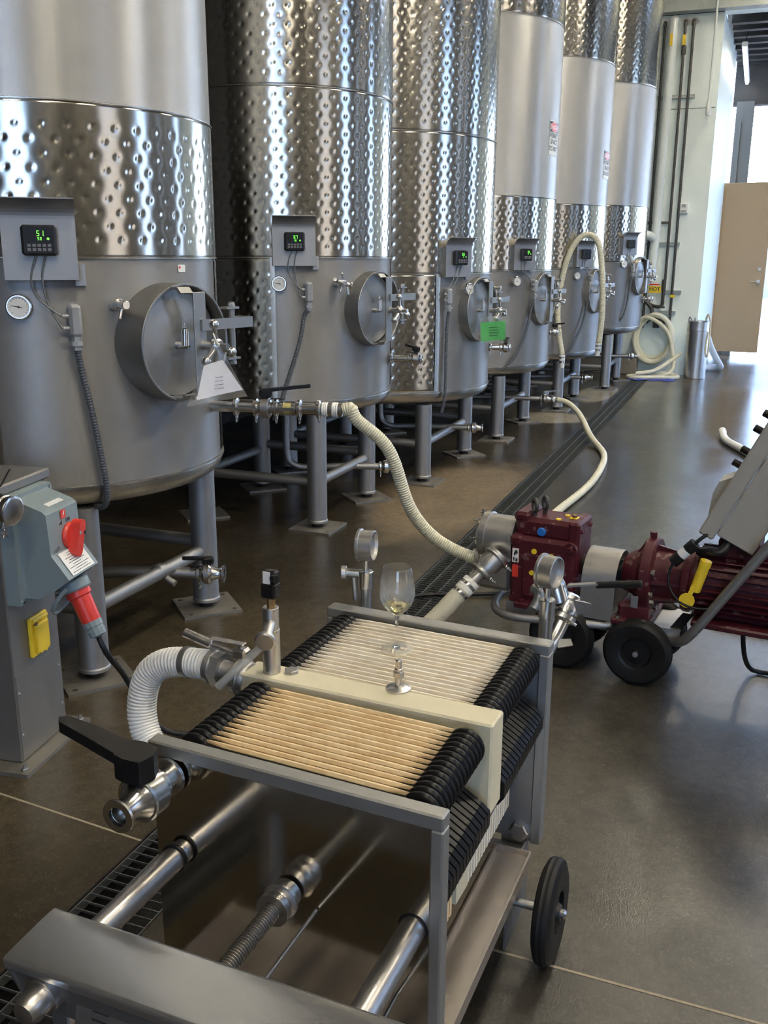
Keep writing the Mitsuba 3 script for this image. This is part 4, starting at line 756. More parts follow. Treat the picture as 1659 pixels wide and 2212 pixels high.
chain(t3, o3, d3, .0195, [('pipe', 0, .14), ('clamp', .04, 1.0), ('clamp', .12, 1.0), ('valve', .155, 0), ('end', .18, 0)])
lever(t3, o3 + d3 * .155 + V(0, 0, .040), (.3, -.6, 0), (0, 0, 1), .06)
d4 = V(math.cos(.25), math.sin(.25), 0); o4 = V(*C4, .89) + d4 * .78
chain(t4, o4, d4, .0195, [('pipe', 0, .08), ('clamp', .04, 1.0), ('valve', .08, 0), ('end', .10, 0)])
lever(t4, o4 + d4 * .08 + V(0, 0, .040), (.8, .5, 0), (0, 0, 1), .09)
d6 = V(math.cos(.1), math.sin(.1), 0); o6 = V(*C6, 1.06) + d6 * .78
chain(t6, o6, d6, .02, [('pipe', 0, .12), ('clamp', .04, 1.0), ('valve', .11, 0), ('end', .14, 0)])
M = F2(-36.6, 1.405, 0)
put('sample_valve', mv(cat(lathe([(.012, .035), (.024, .037), (.024, .047), (.012, .049)], n=22), cyl((-.040, .012, .075), (.034, -.010, .082), .013, n=16, ch=.003), lathe([(.010, 0), (.020, 0), (.020, .008), (.010, .010)], (.034, -.010, .082), (.95, -.28, .05), 18), cyl((0, 0, .04), (0, 0, .09), .015, n=16), cyl((-.045, .012, .06), (-.060, .02, .09), .010, n=12), cyl((-.005, .02, .075), (-.015, .052, .085), .006, n=10), cyl((.022, -.01, .08), (.024, -.06, .085), .007, n=10)), M), 'm_chrome', t2)
# bottom drains
dd = drain(t1, C1, .69, (-2.03, 3.31, .246), .024); lever(t1, V(-2.05, 3.30, .285), (-.75, -.65, .05), (0, 0, 1), .10)
drain(t2, C2, .69, (-2.06, 5.52, .258)); drain(t3, C3, .56, (-1.88, 6.92, .289))
d4d = drain(t4, C4, .56, (-1.68, 8.62, .290)); drain(t5, C5, .52, (-1.62, 10.5, .278)); drain(t6, C6, .66, (-1.36, 12.42, .34))
lever(t4, V(-1.70, 8.62, .33), (.9, .3, .06), (0, 0, 1), .11, 'm_chrome'); lever(t5, V(-1.64, 10.5, .315), (.95, .2, .02), (0, 0, 1), .16)
put('clamp', cat(lathe([(.029, -.02), (.034, -.018), (.034, .018), (.029, .02)], (-2.204, 3.17, .275), (0, 1, 0), 24), cyl((-2.17, 3.17, .25), (-2.13, 3.17, .232), .014, n=16)), 'm_dullsteel', t1)
# stickers and signs on the tanks
M = F1(-4.9, 1.501, .0012)
k = put('sticker', mv(bx(-.020, .020, -.013, .013, 0, .0008), M), 'm_white', t1, smooth=False)
put('dot', mv(cyl((-.012, .004, .0008), (-.012, .004, .0014), .005, n=14), M), 'm_red', k, smooth=False)
def danger(t, M, s=1.0):
    def curved(m, R=.812):
        m = m.subdivide().subdivide() if len(m.faces) < 200 else m
        v = m.vertices; v[:, 2] -= R - np.sqrt(np.maximum(R * R - v[:, 0] ** 2, 0)); return mv(m, M)
    k = put('danger_sign', curved(cat(*[bx(x, x + .0251, -.135, .135, 0, .0012) for x in np.arange(-.10, .099, .025)])), 'm_white', t, smooth=False)
    put('sign_header', curved(cat(*[bx(x, x + .0236, .045, .125, .0012, .0018) for x in np.arange(-.094, .09, .0235)])), 'm_black', k, smooth=False)
    oval = Polygon([(.086 * math.cos(q), .085 + .035 * math.sin(q)) for q in np.linspace(0, 2 * PI, 40)])
    put('sign_oval', curved(prism(oval.buffer(.004), .0006, None, .0018)), 'm_white', k, smooth=False)
    put('sign_oval', curved(prism(oval, .0006, None, .0022)), 'm_red', k, smooth=False)
    put('lettering', curved(text('DANGER', .034, np.array([[1, 0, 0, 0], [0, 1, 0, .085], [0, 0, 1, .0028], [0, 0, 0, 1.]]), .0005, True)), 'm_white', k, smooth=False)
    for i, (s_, y) in enumerate((('PERMIT', .020), ('SPACE', -.030), ('DO NOT', -.082))):
        put('lettering', curved(text(s_, .036, np.array([[1, 0, 0, 0], [0, 1, 0, y], [0, 0, 1, .0012], [0, 0, 0, 1.]]), .0005, True)), 'm_ink', k, smooth=False)
danger(t4, F4(-7.5, 2.500, .003)); danger(t5, F5(-6.5, 2.44, .003))
# ---------------------------------------------------------------- hoses
RIB = {'cream': ((.72, .70, .56), (.40, .37, .20)), 'white': ((.90, .90, .87), (.58, .58, .55)), 'pale': ((.62, .66, .72), (.45, .48, .52))}
scene['m_ribbed'] = two({'type': 'principled', 'base_color': {'type': 'mesh_attribute', 'name': 'vertex_color'}, 'roughness': .42, 'specular': .5})
def ribbed(pts, r, pitch, depth, n, col, t):
    p = spline(pts, pitch / 4); k = np.arange(len(p)) % 4
    m = sweep(p, r - depth * np.array([0, .35, 1, .35])[k], n)
    a, b = (V(*c) for c in RIB[col]); w = np.array([0, .1, 1, .1])[k]
    c = np.repeat(a[None] * (1 - w[:, None]) + b[None] * w[:, None], n, axis=0); c = np.vstack([c, a, a])
    return put('tube', m, 'm_ribbed', t, smooth=True, color=c)
def white_ends(t, p, d, r, n=2, gap=.028):
    d = unit(d)
    for i in range(n):
        put('cuff', lathe([(r * .9, 0)] + [(r * (1.10 if j % 2 else 1.04), .002 + j * .0035) for j in range(7)] + [(r * .9, .026)], V(*p) + d * i * .040, d, 20), 'm_hosewhite', t)
        put('band', cyl(V(*p) + d * (i * .040 + .026), V(*p) + d * (i * .040 + .040), r * 1.03, n=20), 'm_chrome', t)
h = thing('wine_hose', 'cream corrugated hose drooping from the nearest tank valve down to the pump', 'hose')
s = o1 + d1 * .475
put('end_fitting', cat(ferrule(s - d1 * .013, d1, .018), cyl(s - d1 * .02, s + d1 * .01, .020, n=20)), 'm_chrome', h)
white_ends(h, s, d1, .0262)
e = s + d1 * .082
ribbed([e, e + V(.03, .01, .004), (-1.405, 3.37, .945), (-1.298, 3.42, .835), (-1.222, 3.47, .604), (-1.122, 3.53, .444), (-1.015, 3.56, .382), (-.935, 3.555, .366)], .0262, .0095, .0030, 16, 'cream', h)
labels[h + '__tube'] = {'label': 'cream corrugated tube'}
h = thing('wine_hose', 'cream hose lying in a bend over the drain from the fourth tank to the pump', 'hose')
s = V(-1.635, 8.63, .288)
white_ends(h, s, (.98, -.05, -.08), .0250, 1)
ribbed([s + V(.04, 0, 0), (-1.50, 8.62, .268), (-1.36, 8.50, .18), (-1.24, 8.25, .08), (-1.115, 7.95, .030), (-1.000, 7.55, .026), (-.945, 6.90, .026), (-.955, 6.30, .026), (-1.02, 5.60, .028), (-1.03, 5.0, .05), (-.97, 4.35, .22), (-.915, 3.95, .36), (-.86, 3.75, .43)], .0250, .012, .0018, 14, 'cream', h)
h = thing('wine_hose', 'ribbed hose looped upside down over the controller of the fifth tank', 'hose')
ribbed([(-1.755, 9.62, .60), (-1.80, 9.64, .80), (-1.83, 9.66, 1.05), (-1.815, 9.70, 1.30), (-1.755, 9.74, 1.58), (-1.66, 9.78, 1.735), (-1.58, 9.80, 1.760), (-1.50, 9.79, 1.70), (-1.452, 9.77, 1.55), (-1.41, 9.75, 1.20), (-1.405, 9.75, .90), (-1.418, 9.75, .72)], .0290, .014, .0026, 14, 'cream', h)
for p, d in (((-1.755, 9.62, .60), (.05, -.02, -1)), ((-1.418, 9.75, .72), (-.05, 0, -1))):
    white_ends(h, p, d, .0275, 2); put('end_fitting', cyl(V(*p) + unit(d) * .075, V(*p) + unit(d) * .13, .024, n=18), 'm_hosewhite', h)
h = thing('wine_hose', 'greyish cream hose running from the pump inlet down behind the filter press', 'hose')
ip = qq(-.048, .0, .415) + (MQ[:3, :3] @ PORT) * .150
iv = MQ[:3, :3] @ PORT
put('tube', hose([ip, ip + iv * .12, ip + iv * .24, ip + iv * .34 + V(0, -.01, .01), (-1.12, 3.06, .05), (-1.13, 2.96, .040), (-1.135, 2.88, .04)], .0345, step=.02, n=18), 'm_hosegrey', h)
put('cuff', cyl(ip + iv * .0, ip + iv * .055, .036, n=22), 'm_hosewhite', h)
for a in (.02, .062): put('band', cyl(ip + iv * a, ip + iv * (a + .012), .0372, n=22), 'm_chrome', h)
h = thing('wine_hose', 'white corrugated hose arching from the cream block of the filter press', 'hose')
pl = [(-.098, .32, .688), (-.150, .32, .684), (-.200, .319, .674), (-.243, .315, .645), (-.263, .308, .595), (-.262, .298, .540), (-.238, .286, .492), (-.190, .270, .455), (-.12, .24, .43), (-.03, .20, .42)]
ribbed([pp(*q) for q in pl], .0335, .0086, .0020, 20, 'white', h)
put('band', cyl(pp(-.139, .32, .686), pp(-.153, .32, .6845), .0350, n=24), 'm_dullsteel', h)
h = thing('wine_hose', 'short white hose end lying on the bluish floor left of the control box', 'hose')
put('tube', hose([(-.155, 8.90, .05), (-.135, 8.70, .036), (-.085, 8.48, .032), (.0, 8.26, .032), (.16, 7.86, .032), (.50, 7.3, .032)], .031, step=.03, n=16), 'm_hosewhite', h)
put('cap', lathe([(0, .0), (.024, .0), (.034, .008), (.034, .05), (.030, .052)], (-.158, 8.925, .052), (.12, -1, -.05), 20), 'm_hosewhite', h)
# cables
k = thing('power_cable', 'black power cable hanging from the red plug and running over the floor', 'cable')
# ---------------------------------------------------------------- paper tags
t = thing('paper_tag', 'white paper in a clear plastic sleeve hanging from the manway of the nearest tank', 'tag')
def sheet(pts, y, bow, th=.0012, n=10):
    """thin curved sheet from four corners (x, y, z): top-left, top-right, bottom-right, bottom-left"""
    a, b, c_, d = (V(*q) for q in pts); s = np.linspace(0, 1, n); S, U = np.meshgrid(s, s, indexing='ij')
    G = (a * ((1 - S) * (1 - U))[..., None] + b * (S * (1 - U))[..., None] + c_ * (S * U)[..., None] + d * ((1 - S) * U)[..., None])
    nn = unit(np.cross(b - a, d - a)); G = G + nn * (bow * np.sin(S * PI) * (.4 + .6 * U) + .3 * bow * np.sin(U * 5 + S * 3))[..., None]
    m = grid_mesh(G); m2 = grid_mesh(G + nn * th); m2.invert(); return cat(m, m2)
put('paper', sheet([(-1.709, 2.783, 1.189), (-1.659, 2.822, 1.207), (-1.608, 2.863, 1.103), (-1.732, 2.764, 1.074)], 0, .006), 'm_paper', t, smooth=True)
put('sleeve', sheet([(-1.688, 2.809, 1.257), (-1.670, 2.824, 1.257), (-1.600, 2.880, 1.079), (-1.765, 2.749, 1.051)], 0, .006), 'm_sleeve', t, smooth=True)
put('tie', torus((-1.682, 2.818, 1.274), (.75, .5, .25), .020, .0028, 24, 8), 'm_hosewhite', t)
scene['m_sleeve'] = {'type': 'blendbsdf', 'weight': .05, 'a': {'type': 'thindielectric', 'int_ior': 1.45}, 'b': two({'type': 'diffuse', 'reflectance': rgb(.8, .82, .80)})}
paint('m_paper', (0.88, 0.88, 0.90), 0.6)
put('print', cat(*[mv(bx(-.012 + .001 * i, .012 + .004 * i, -.0008, .0008, 0, .0004), frame((-1.668 - .002 * i, 2.8085 - .0016 * i, 1.150 - .013 * i), (.76, .61, .1), z=(.62, -.78, .02))) for i in range(4)]), 'm_key', t, smooth=False)
t = thing('paper_tag', 'bright green sheet in a clear sleeve hanging from the manway of the third tank', 'tag')
put('paper', sheet([(-1.752, 6.46, 1.108), (-1.582, 6.49, 1.124), (-1.580, 6.49, .996), (-1.744, 6.46, .976)], 0, .006), 'm_green', t, smooth=True)
put('sleeve', sheet([(-1.756, 6.452, 1.150), (-1.552, 6.486, 1.156), (-1.545, 6.486, .985), (-1.748, 6.452, .970)], 0, .006), 'm_sleeve', t, smooth=True)
paint('m_green', (0.06, 0.60, 0.11), 0.5)
put('print', cat(*[mv(bx(-.035, .035 - .008 * (i % 2), -.0015, .0015, 0, .0004), frame((-1.655, 6.464, 1.078 - .018 * i), (.98, .17, .09), z=(.17, -.98, .0))) for i in range(4)]), 'm_ink', t, smooth=False)
# ---------------------------------------------------------------- steel pedestal with the interlocked receptacle
t_ = V(-.155, .988, 0); n_ = V(.988, .155, 0); MPo = frame((-1.995, 2.084, 0), t_, y=(0, 0, 1))   # x along the face, y up, z out (towards the aisle)
ped = thing('power_pedestal', 'grey steel floor pedestal carrying the receptacles in front of the nearest tank', 'pedestal')
put('column', mv(cat(bx(0, .264, .012, .868, -.16, 0, .004)), MPo), 'm_ped', ped, smooth=False)
paint('m_ped', (0.25, 0.245, 0.235), 0.40, metallic=0.7)
put('cap', mv(cat(bx(-.012, .276, .868, .900, -.172, .012, .005)), MPo), 'm_ped', ped, smooth=False)
put('base_plate', mv(prism(rrect(-.06, .325, -.22, .055, .006), .012, np.array([[1, 0, 0, 0], [0, 0, 1, 0], [0, 1, 0, 0], [0, 0, 0, 1.]])), MPo), 'm_padsteel', ped, smooth=False)
put('anchor_bolt', mv(cat(*[cat(hexnut((x, .012, z), (0, 1, 0), .011, .008), cyl((x, .012, z), (x, .032, z), .006, n=10)) for x, z in ((-.035, .03), (.30, .03))]), MPo), 'm_dullsteel', ped, smooth=False)
put('face_screw', mv(cat(*[cyl((x, y, 0), (x, y, .004), .005, n=10) for x, y in ((.018, .10), (.245, .10), (.018, .24), (.245, .24))]), MPo), 'm_chrome', ped)
put('lower_cover', mv(cat(bx(.006, .258, .02, .30, 0, .0015)), MPo), 'm_ped', ped, smooth=False)
y = put('outlet_cover', mv(cat(box((.139, .392, .007), (.098, .130, .014), .004), box((.141, .385, .018), (.074, .094, .010), .004), cyl((.10, .445, .012), (.178, .445, .012), .009, n=14), prism([(.115, .345), (.125, .333), (.14, .338), (.155, .330), (.168, .345)], .016, None, .006)), MPo), 'm_yellow', ped, smooth=30)
labels[y] = {'label': 'yellow flip lid'}
put('lid_screw', mv(cyl((.108, .437, .014), (.108, .437, .024), .006, n=10), MPo), 'm_brass', y)
sw = thing('receptacle_switch', 'grey interlocked receptacle box with a red rotary switch on the pedestal', 'switch box')
paint('m_plasgrey', (0.195, 0.245, 0.262), 0.40)
pr = [(0, .555), (.095, .555), (.150, .585), (.198, .622), (.146, .694), (.140, .815), (.128, .826), (.040, .858), (.0, .862)]
Mp2 = MPo @ frame((.03, 0, 0), (0, 0, 1), y=(0, 1, 0))       # polygon in (out, up), extruded along -x ... flipped below
bm = prism(pr, .175, None)
bm.vertices = bm.vertices[:, [2, 1, 0]] + V(.025, 0, 0)
put('housing', mv(bm, MPo), 'm_plasgrey', sw, smooth=25)
bb = prism([(0, .535), (.045, .535), (.045, .868), (0, .868)], .215, None); bb.vertices = bb.vertices[:, [2, 1, 0]] + V(.005, 0, 0)
put('back_box', mv(bb, MPo), 'm_plasgrey', sw, smooth=False)
Mk = MPo @ frame((.135, .728, .143), (1, 0, 0), y=(0, 1, .05))
kn = put('rotary_knob', mv(cat(lathe([(0, 0), (.040, 0), (.042, .006), (.038, .014), (0, .016)], n=30), prism(LineString([(.012, .032), (-.010, -.045)]).buffer(.017, quad_segs=4), .030, None, .012)), Mk), 'm_red', sw)
put('lock_hole', mv(cyl((.022, .006, .0405), (.022, .006, .0425), .006, n=12), Mk), 'm_black', kn, smooth=False)
put('mark', mv(cyl((-.004, .012, .0415), (-.004, .012, .0428), .006, n=12), Mk), 'm_greycast', kn, smooth=False)
lg = put('logo', mv(box((.112, .799, .1435), (.026, .026, .002)), MPo), 'm_red', sw, smooth=False)
put('bolt_mark', mv(prism([(.105, .789), (.113, .799), (.109, .799), (.119, .810), (.114, .801), (.118, .801)], .0006, None, .1445), MPo), 'm_white', lg, smooth=False)
put('strip_label', mv(bx(.075, .160, .0, .018, 0, .0008, M=frame((0, .829, .122), (1, 0, 0), y=(0, .34, -.94))), MPo), 'm_white', sw, smooth=False)
put('lettering', cat(text('ON', .012, MPo @ frame((.137, .776, .1425), (1, 0, 0), y=(0, 1, 0)), bold=False), text('OFF', .013, MPo @ frame((.062, .700, .1455), (.97, .24, 0), y=(-.24, .97, 0)))), 'm_ink', sw, smooth=False)
arc = LineString([(.135 + .060 * math.cos(q), .728 + .060 * math.sin(q)) for q in np.linspace(2.2, 3.3, 14)]).buffer(.0018)
put('arrow', mv(cat(prism(arc, .0008, None, .1415), prism([(.069, .722), (.083, .722), (.075, .708)], .0008, None, .1415), prism([(.094, .773), (.103, .765), (.107, .781)], .0008, None, .1415)), MPo), 'm_ink', sw, smooth=False)
Ms = MPo @ frame((.1125, .658, .1745), (1, 0, 0), y=(0, .81, -.585))
st = put('data_label', mv(bx(-.060, .066, -.038, .040, 0, .0009), Ms), 'm_white', sw, smooth=False)
rows = [(-.02, .03), (-.026, .04), (-.045, .055), (-.03, .03), (-.04, .045), (-.025, .02), (-.05, .055), (-.03, .04), (-.05, .05)]
put('print', mv(cat(*[bx(a, b, .031 - i * .0078, .0326 - i * .0078, .0009, .0013) for i, (a, b) in enumerate(rows)]), Ms), 'm_ink', st, smooth=False)
put('housing_screw', mv(cat(cyl((.016, .545, .045), (.016, .545, .052), .005, n=10), cyl((.208, .856, .045), (.208, .856, .052), .005, n=10)), MPo), 'm_chrome', sw)
# red plug and cord
pA, pB = (MPo @ [.130, .575, .150, 1])[:3], (MPo @ [.120, .395, .232, 1])[:3]; ax = unit(pB - pA); al = lambda s: pA + ax * s
pg = thing('power_plug', 'red pin and sleeve plug with grey collars pushed into the receptacle box', 'plug')
put('collar', lathe([(0, 0), (.043, 0), (.046, .005), (.046, .028), (.043, .033), (.0, .033)], al(-.01), ax, 28), 'm_plasgrey', pg, smooth=25)
put('body', lathe([(0, 0), (.038, 0), (.038, .020), (.032, .024), (.030, .105), (.026, .112), (0, .112)], al(.022), ax, 28), 'm_red', pg)
put('cable_nut', lathe([(0, 0), (.030, 0), (.030, .018), (.027, .020), (.027, .026), (.029, .028), (.027, .048), (.014, .054), (0, .054)], al(.128), ax, 12), 'm_plasgrey', pg, smooth=25)
put('flip_lid', mv(lathe([(0, 0), (.055, .004), (.056, .016), (.050, .016), (.048, .010), (0, .008)], n=28), frame(al(.045) - n_ * .052 + t_ * -.02, (1, 0, 0), z=n_ * .8 + V(0, 0, -.5))), 'm_plasgrey', pg)
k = 'power_cable'
put('cable', hose([al(.178), al(.24), V(-1.790, 2.345, .235), V(-1.745, 2.37, .12), V(-1.68, 2.40, .03), V(-1.55, 2.46, .012), V(-1.25, 2.55, .012), V(-1.02, 2.85, .012), V(-1.10, 3.35, .012), V(-1.36, 3.85, .012), V(-1.33, 3.98, .012), V(-1.15, 4.07, .012), V(-.95, 4.16, .012), V(-.7, 4.2, .012), V(-.35, 4.22, .012)], .0095, step=.03, n=10), 'm_black', k)
t = thing('power_cable', 'black cable running over the bluish floor behind the pump motor', 'cable')
put('cable', hose([(-.35, 4.25, .011), (-.14, 4.24, .011), (-.03, 4.14, .011), (.08, 4.105, .011), (.2, 4.10, .011), (.6, 4.2, .011)], .0105, step=.03, n=10), 'm_black', t)
t = thing('power_cable', 'black cable dropping from under the motor onto the floor', 'cable')
put('cable', hose([(.075, 3.52, .27), (.085, 3.56, .16), (.105, 3.62, .06), (.135, 3.66, .014), (.19, 3.66, .011), (.5, 3.5, .011)], .009, step=.03, n=10), 'm_black', t)
# clamp and handle of a valve at the left edge
t = thing('side_valve', 'chrome clamped valve end with black handle at the left edge beside the pedestal', 'valve')
p = V(-1.884, 2.00, .866); d = unit(V(.985, -.05, -.10))
put('pipe', sweep(spline([V(-2.9, 2.02, .02), V(-2.9, 2.02, .6), V(-2.87, 2.02, .88), V(-2.78, 2.02, .965), V(-2.6, 2.02, .955), p - d * .05], .02), .021, 18), 'm_rail', t)
put('valve_body', cat(lathe([(.018, -.045), (.034, -.042), (.040, -.03), (.040, .0), (.034, .006), (.018, .008)], p, d, 28), ferrule(p + d * .014, d, .024), lathe([(0, 0), (.041, 0), (.042, .006), (.034, .010), (0, .010)], p + d * .022, d, 30)), 'm_chrome', t)
put('clamp_bolt', wing(p + d * .014 + V(0, -.02, -.032), d, (0, -.3, -.95), 1.0), 'm_chrome', t)
lever(t, p - d * .03 + V(0, 0, .042), (.12, .55, .82), (-.6, -.5, .5), .085)
# small steel offcut on the floor under the black handle
t = thing('floor_strip', 'thin metal strip lying on the wet floor behind the black valve handle', 'metal strip')
put('strip', bx(-.005, .125, -.022, .022, 0, .006, .001, M=rotz(.08, (-1.855, 2.262, 0))), 'm_padsteel', t, smooth=False)
# ---------------------------------------------------------------- far wall services
def wallpipe(name, label, cat_, x, z0, z1, r, mat, y=13.545, extra=None):
    t = thing(name, label, cat_)
    put('run', cyl((x, y, z0), (x, y, z1), r, n=14), mat, t); return t
lab = {-1.395: 'leftmost thin dark pipe on the pale far wall, left of the fat white pipe', -1.145: 'thin dark pipe on the far wall ending at the hot water valve', -1.045: 'rightmost thin dark pipe on the pale far wall'}
pipes = {}
for x, z0, z1 in ((-1.395, .62, 4.36), (-1.145, 1.25, 4.36), (-1.045, .68, 4.36)):
    t = wallpipe('water_pipe', lab[x], 'pipe', x, z0, z1, .017, 'm_ironpipe'); pipes[x] = t
    put('elbow', sweep(spline([(x, 13.545, z1), (x, 13.548, z1 + .03), (x, 13.565, z1 + .043), (x, 13.594, z1 + .045)], .01), .023, 12), 'm_ironpipe', t)
    put('escutcheon', cyl((x, 13.598, z1 + .045), (x, 13.588, z1 + .045), .05, n=20), 'm_chrome', t)
t = pipes[-1.145]
put('valve', cat(cyl((-1.145, 13.545, 4.02), (-1.145, 13.545, 4.12), .03, n=12), cyl((-1.145, 13.53, 4.07), (-1.145, 13.48, 4.07), .012, n=8)), 'm_ironpipe', t)
put('valve_tag', bx(-1.165, -1.125, 13.49, 13.50, 4.12, 4.24), 'm_yellow', t, smooth=False)
put('ball_valve', cat(cyl((-1.155, 13.53, 1.12), (-1.155, 13.53, 1.26), .028, n=12), cyl((-1.155, 13.53, .98), (-1.155, 13.53, 1.12), .020, n=12), sweep(spline([(-1.155, 13.53, 1.0), (-1.16, 13.53, .93), (-1.22, 13.52, .90), (-1.36, 13.5, .96), (-1.42, 13.5, .97)], .02), .022, 12), sweep(spline([(-1.39, 13.53, 1.20), (-1.39, 13.53, 1.05), (-1.36, 13.5, .96), (-1.30, 13.48, .90), (-1.27, 13.46, .80), (-1.27, 13.45, .72)], .02), .026, 12), cyl((-1.31, 13.50, .93), (-1.12, 13.46, .90), .014, n=10)), 'm_ironpipe', t)
put('red_handle', cat(bx(-1.34, -1.21, 13.48, 13.495, 1.185, 1.205, .003), bx(-1.46, -1.39, 13.48, 13.495, 1.185, 1.205, .003)), 'm_red', t, smooth=False)
hs = put('hot_label', bx(-1.345, -1.185, 13.488, 13.492, 1.085, 1.175), 'm_yellow', t, smooth=False)
put('lettering', text('HOT', .048, frame((-1.265, 13.488, 1.135), (1, 0, 0), y=(0, 0, 1)), .001, True), 'm_ink', hs, smooth=False)
put('yellow_tag', cat(bx(-1.46, -1.41, 13.49, 13.50, 1.03, 1.075), bx(-1.06, -1.0, 13.50, 13.51, 1.03, 1.065)), 'm_yellow', t, smooth=False)
put('cross_run', cyl((-1.50, 13.545, 1.99), (-1.145, 13.545, 1.99), .015, n=12), 'm_ironpipe', t)
t = thing('insulated_pipe', 'fat white insulated pipe on the far wall turning in towards the last tank', 'pipe')
put('run', sweep(spline([(-1.28, 13.535, 4.42), (-1.285, 13.49, 4.40), (-1.285, 13.46, 4.30), (-1.29, 13.46, 3.6), (-1.30, 13.46, 2.6), (-1.305, 13.46, 1.98), (-1.305, 13.45, 1.82), (-1.32, 13.44, 1.5), (-1.325, 13.44, 1.25)], .03), .058, 20), 'm_pipewhite', t)
put('branch', sweep(spline([(-1.315, 13.40, 1.78), (-1.40, 13.36, 1.83), (-1.55, 13.30, 1.84), (-1.75, 13.1, 1.84)], .03), .055, 18), 'm_pipewhite', t)
put('pipe_tag', bx(-1.31, -1.275, 13.385, 13.395, 4.10, 4.24), 'm_yellow', t, smooth=False)
for i, (x0, x1, z) in enumerate(((-1.46, -.965, 3.53), (-1.43, -1.0, 1.72), (-1.17, -.93, 1.10), (-1.20, -.98, .83), (-1.52, -1.38, .84), (-1.52, -1.40, 1.45))):
    t = thing('pipe_strut', f'slotted steel strut channel holding the pipes on the far wall at {["ceiling", "controller", "valve", "lower", "left lower", "left upper"][i]} height', 'bracket')
    put('channel_bar', cat(bx(x0, x1, 13.56, 13.598, z - .02, z + .02), bx(x0, x1, 13.552, 13.562, z + .012, z + .02), bx(x0, x1, 13.552, 13.562, z - .02, z - .012)), 'm_galvpipe', t, smooth=False)
paint('m_galvpipe', (0.33, 0.35, 0.34), 0.45, metallic=0.4)
t = thing('wall_outlet', 'small cream outlet box beside the rightmost pipe on the far wall', 'outlet box')
put('box', box((-.985, 13.57, 2.17), (.11, .06, .13), .008), 'm_white', t, smooth=False)
put('receptacle', cat(box((-.985, 13.535, 2.20), (.05, .01, .035), .003), box((-.985, 13.535, 2.135), (.07, .01, .02), .003)), 'm_galvpipe', t, smooth=False)
t = thing('pull_switch', 'white pull cord with a bulb shaped grip hanging in front of the far wall corner', 'pull switch')
put('cord', cyl((-.775, 13.35, 3.45), (-.775, 13.35, 6.6), .014, n=10), 'm_pipewhite', t)
put('grip', lathe([(0, 0), (.025, .01), (.036, .06), (.033, .12), (.018, .20), (.014, .22), (0, .22)], (-.775, 13.35, 3.25), (0, 0, 1), 18), 'm_pipewhite', t)
# ---------------------------------------------------------------- wash hose on its hanger, tarp, steel canister
t = thing('hose_hanger', 'dark saddle bracket on the far wall carrying the coiled wash hose', 'hanger')
put('saddle', cat(prism(Polygon([(.16 * math.cos(q), .16 * math.sin(q)) for q in np.linspace(.5, 2.64, 14)] + [(.125 * math.cos(q), .125 * math.sin(q)) for q in np.linspace(2.64, .5, 14)]), .14, frame((-1.22, 13.60, .62), (1, 0, 0), y=(0, 0, 1))), bx(-1.26, -1.18, 13.57, 13.6, .62, .78)), 'm_ironpipe', t, smooth=False)
t = thing('wash_hose', 'long cream wash hose coiled on the wall hanger and spilling onto the floor', 'hose')
pts = []
for i in range(5):
    for q in np.linspace(PI / 2, PI / 2 - 2 * PI, 13)[:-1]:
        rx, rz = .225 + .012 * (i % 3), .295 + .014 * ((i * 2) % 5) * .6
        pts.append((-1.235 + .02 * (i % 2) + rx * math.cos(q), 13.52 - .035 * i + .02 * math.sin(3 * q), .79 - rz + .02 + rz * math.sin(q) - .02 * (i % 2)))
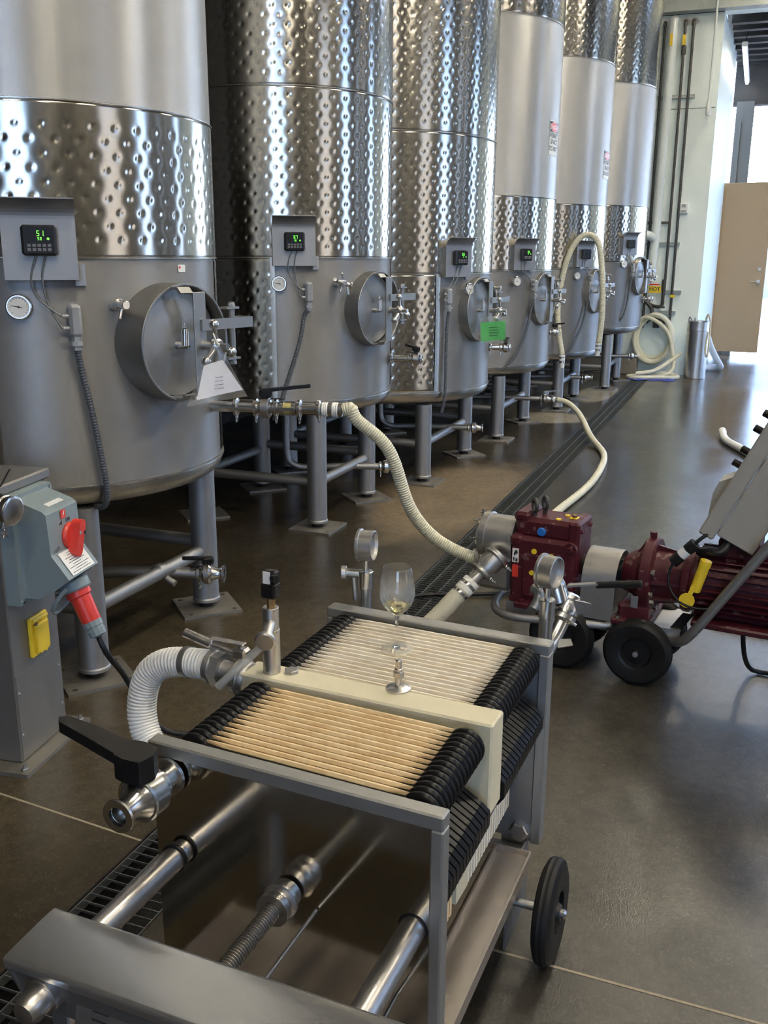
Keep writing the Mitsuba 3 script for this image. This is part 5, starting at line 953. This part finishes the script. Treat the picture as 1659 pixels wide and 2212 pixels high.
pts += [(-1.05, 13.32, .60), (-.96, 13.28, .35), (-.93, 13.22, .12), (-1.05, 13.12, .03), (-1.25, 13.06, .026), (-1.42, 13.0, .026), (-1.47, 12.90, .026), (-1.38, 12.82, .026), (-1.2, 12.86, .03), (-1.0, 12.93, .03), (-.88, 13.02, .026), (-.85, 13.12, .03), (-.95, 13.20, .045), (-1.12, 13.12, .075), (-1.3, 12.98, .07), (-1.36, 12.9, .07), (-1.2, 12.98, .09), (-1.05, 13.1, .16), (-.92, 13.25, .26), (-.86, 13.34, .30)]
put('tube', hose(pts, .0275, step=.03, n=10), 'm_hosecream', t)
t = thing('blue_tarp', 'crumpled blue tarp lying under the coiled wash hose', 'tarp')
G = np.zeros((24, 10, 3)); 
for i in range(24):
    for j in range(10):
        x = -1.46 + .60 * i / 23; y = 12.74 + .36 * j / 9 + .05 * math.sin(i * .9)
        e = min(i, 23 - i, j * 2, (9 - j) * 2) / 4
        G[i, j] = (x, y, .004 + min(1, e) * (.030 * float(meshkit.fbm(V(x * 14, y * 14, 1)))) )
m = grid_mesh(G); b = m.copy(); b.vertices[:, 2] = .001; b.invert()
put('sheet', cat(m, b), 'm_tarp', t, smooth=True)
paint('m_tarp', (0.025, 0.045, 0.30), 0.4)
t = thing('steel_canister', 'tall stainless canister standing on the floor at the corner of the far wall', 'canister')
put('body', lathe([(0, 0), (.132, 0), (.138, .01), (.138, .62), (.141, .625), (.141, .645), (.138, .65), (.138, .74), (.128, .75), (0, .75)], (-.655, 13.28, 0), (0, 0, 1), 40), 'm_rail', t)
put('handle', cat(sweep(spline([(-.76, 13.20, .70), (-.775, 13.18, .77), (-.76, 13.16, .80), (-.74, 13.17, .76)], .01), .008, 8), cyl((-.70, 13.2, .75), (-.70, 13.2, .79), .012, n=10), cyl((-.56, 13.22, .75), (-.56, 13.22, .80), .014, n=10)), 'm_chrome', t)
put('hose_loop', sweep(spline([(-.56, 13.16, .76), (-.54, 13.14, .84), (-.515, 13.13, .80), (-.50, 13.13, .60), (-.50, 13.12, .40), (-.515, 13.13, .30), (-.535, 13.14, .36), (-.525, 13.13, .62)], .01), .012, 10), 'm_hosecream', t)
t = thing('drain_hose', 'pale corrugated hose end lying on the floor in the doorway behind the canister', 'hose')
ribbed([(-.56, 14.0, .50), (-.52, 14.05, .38), (-.42, 14.15, .18), (-.36, 14.25, .06), (-.40, 14.3, .05), (-.52, 14.2, .05), (-.60, 14.1, .05)], .045, .03, .004, 14, 'pale', t)
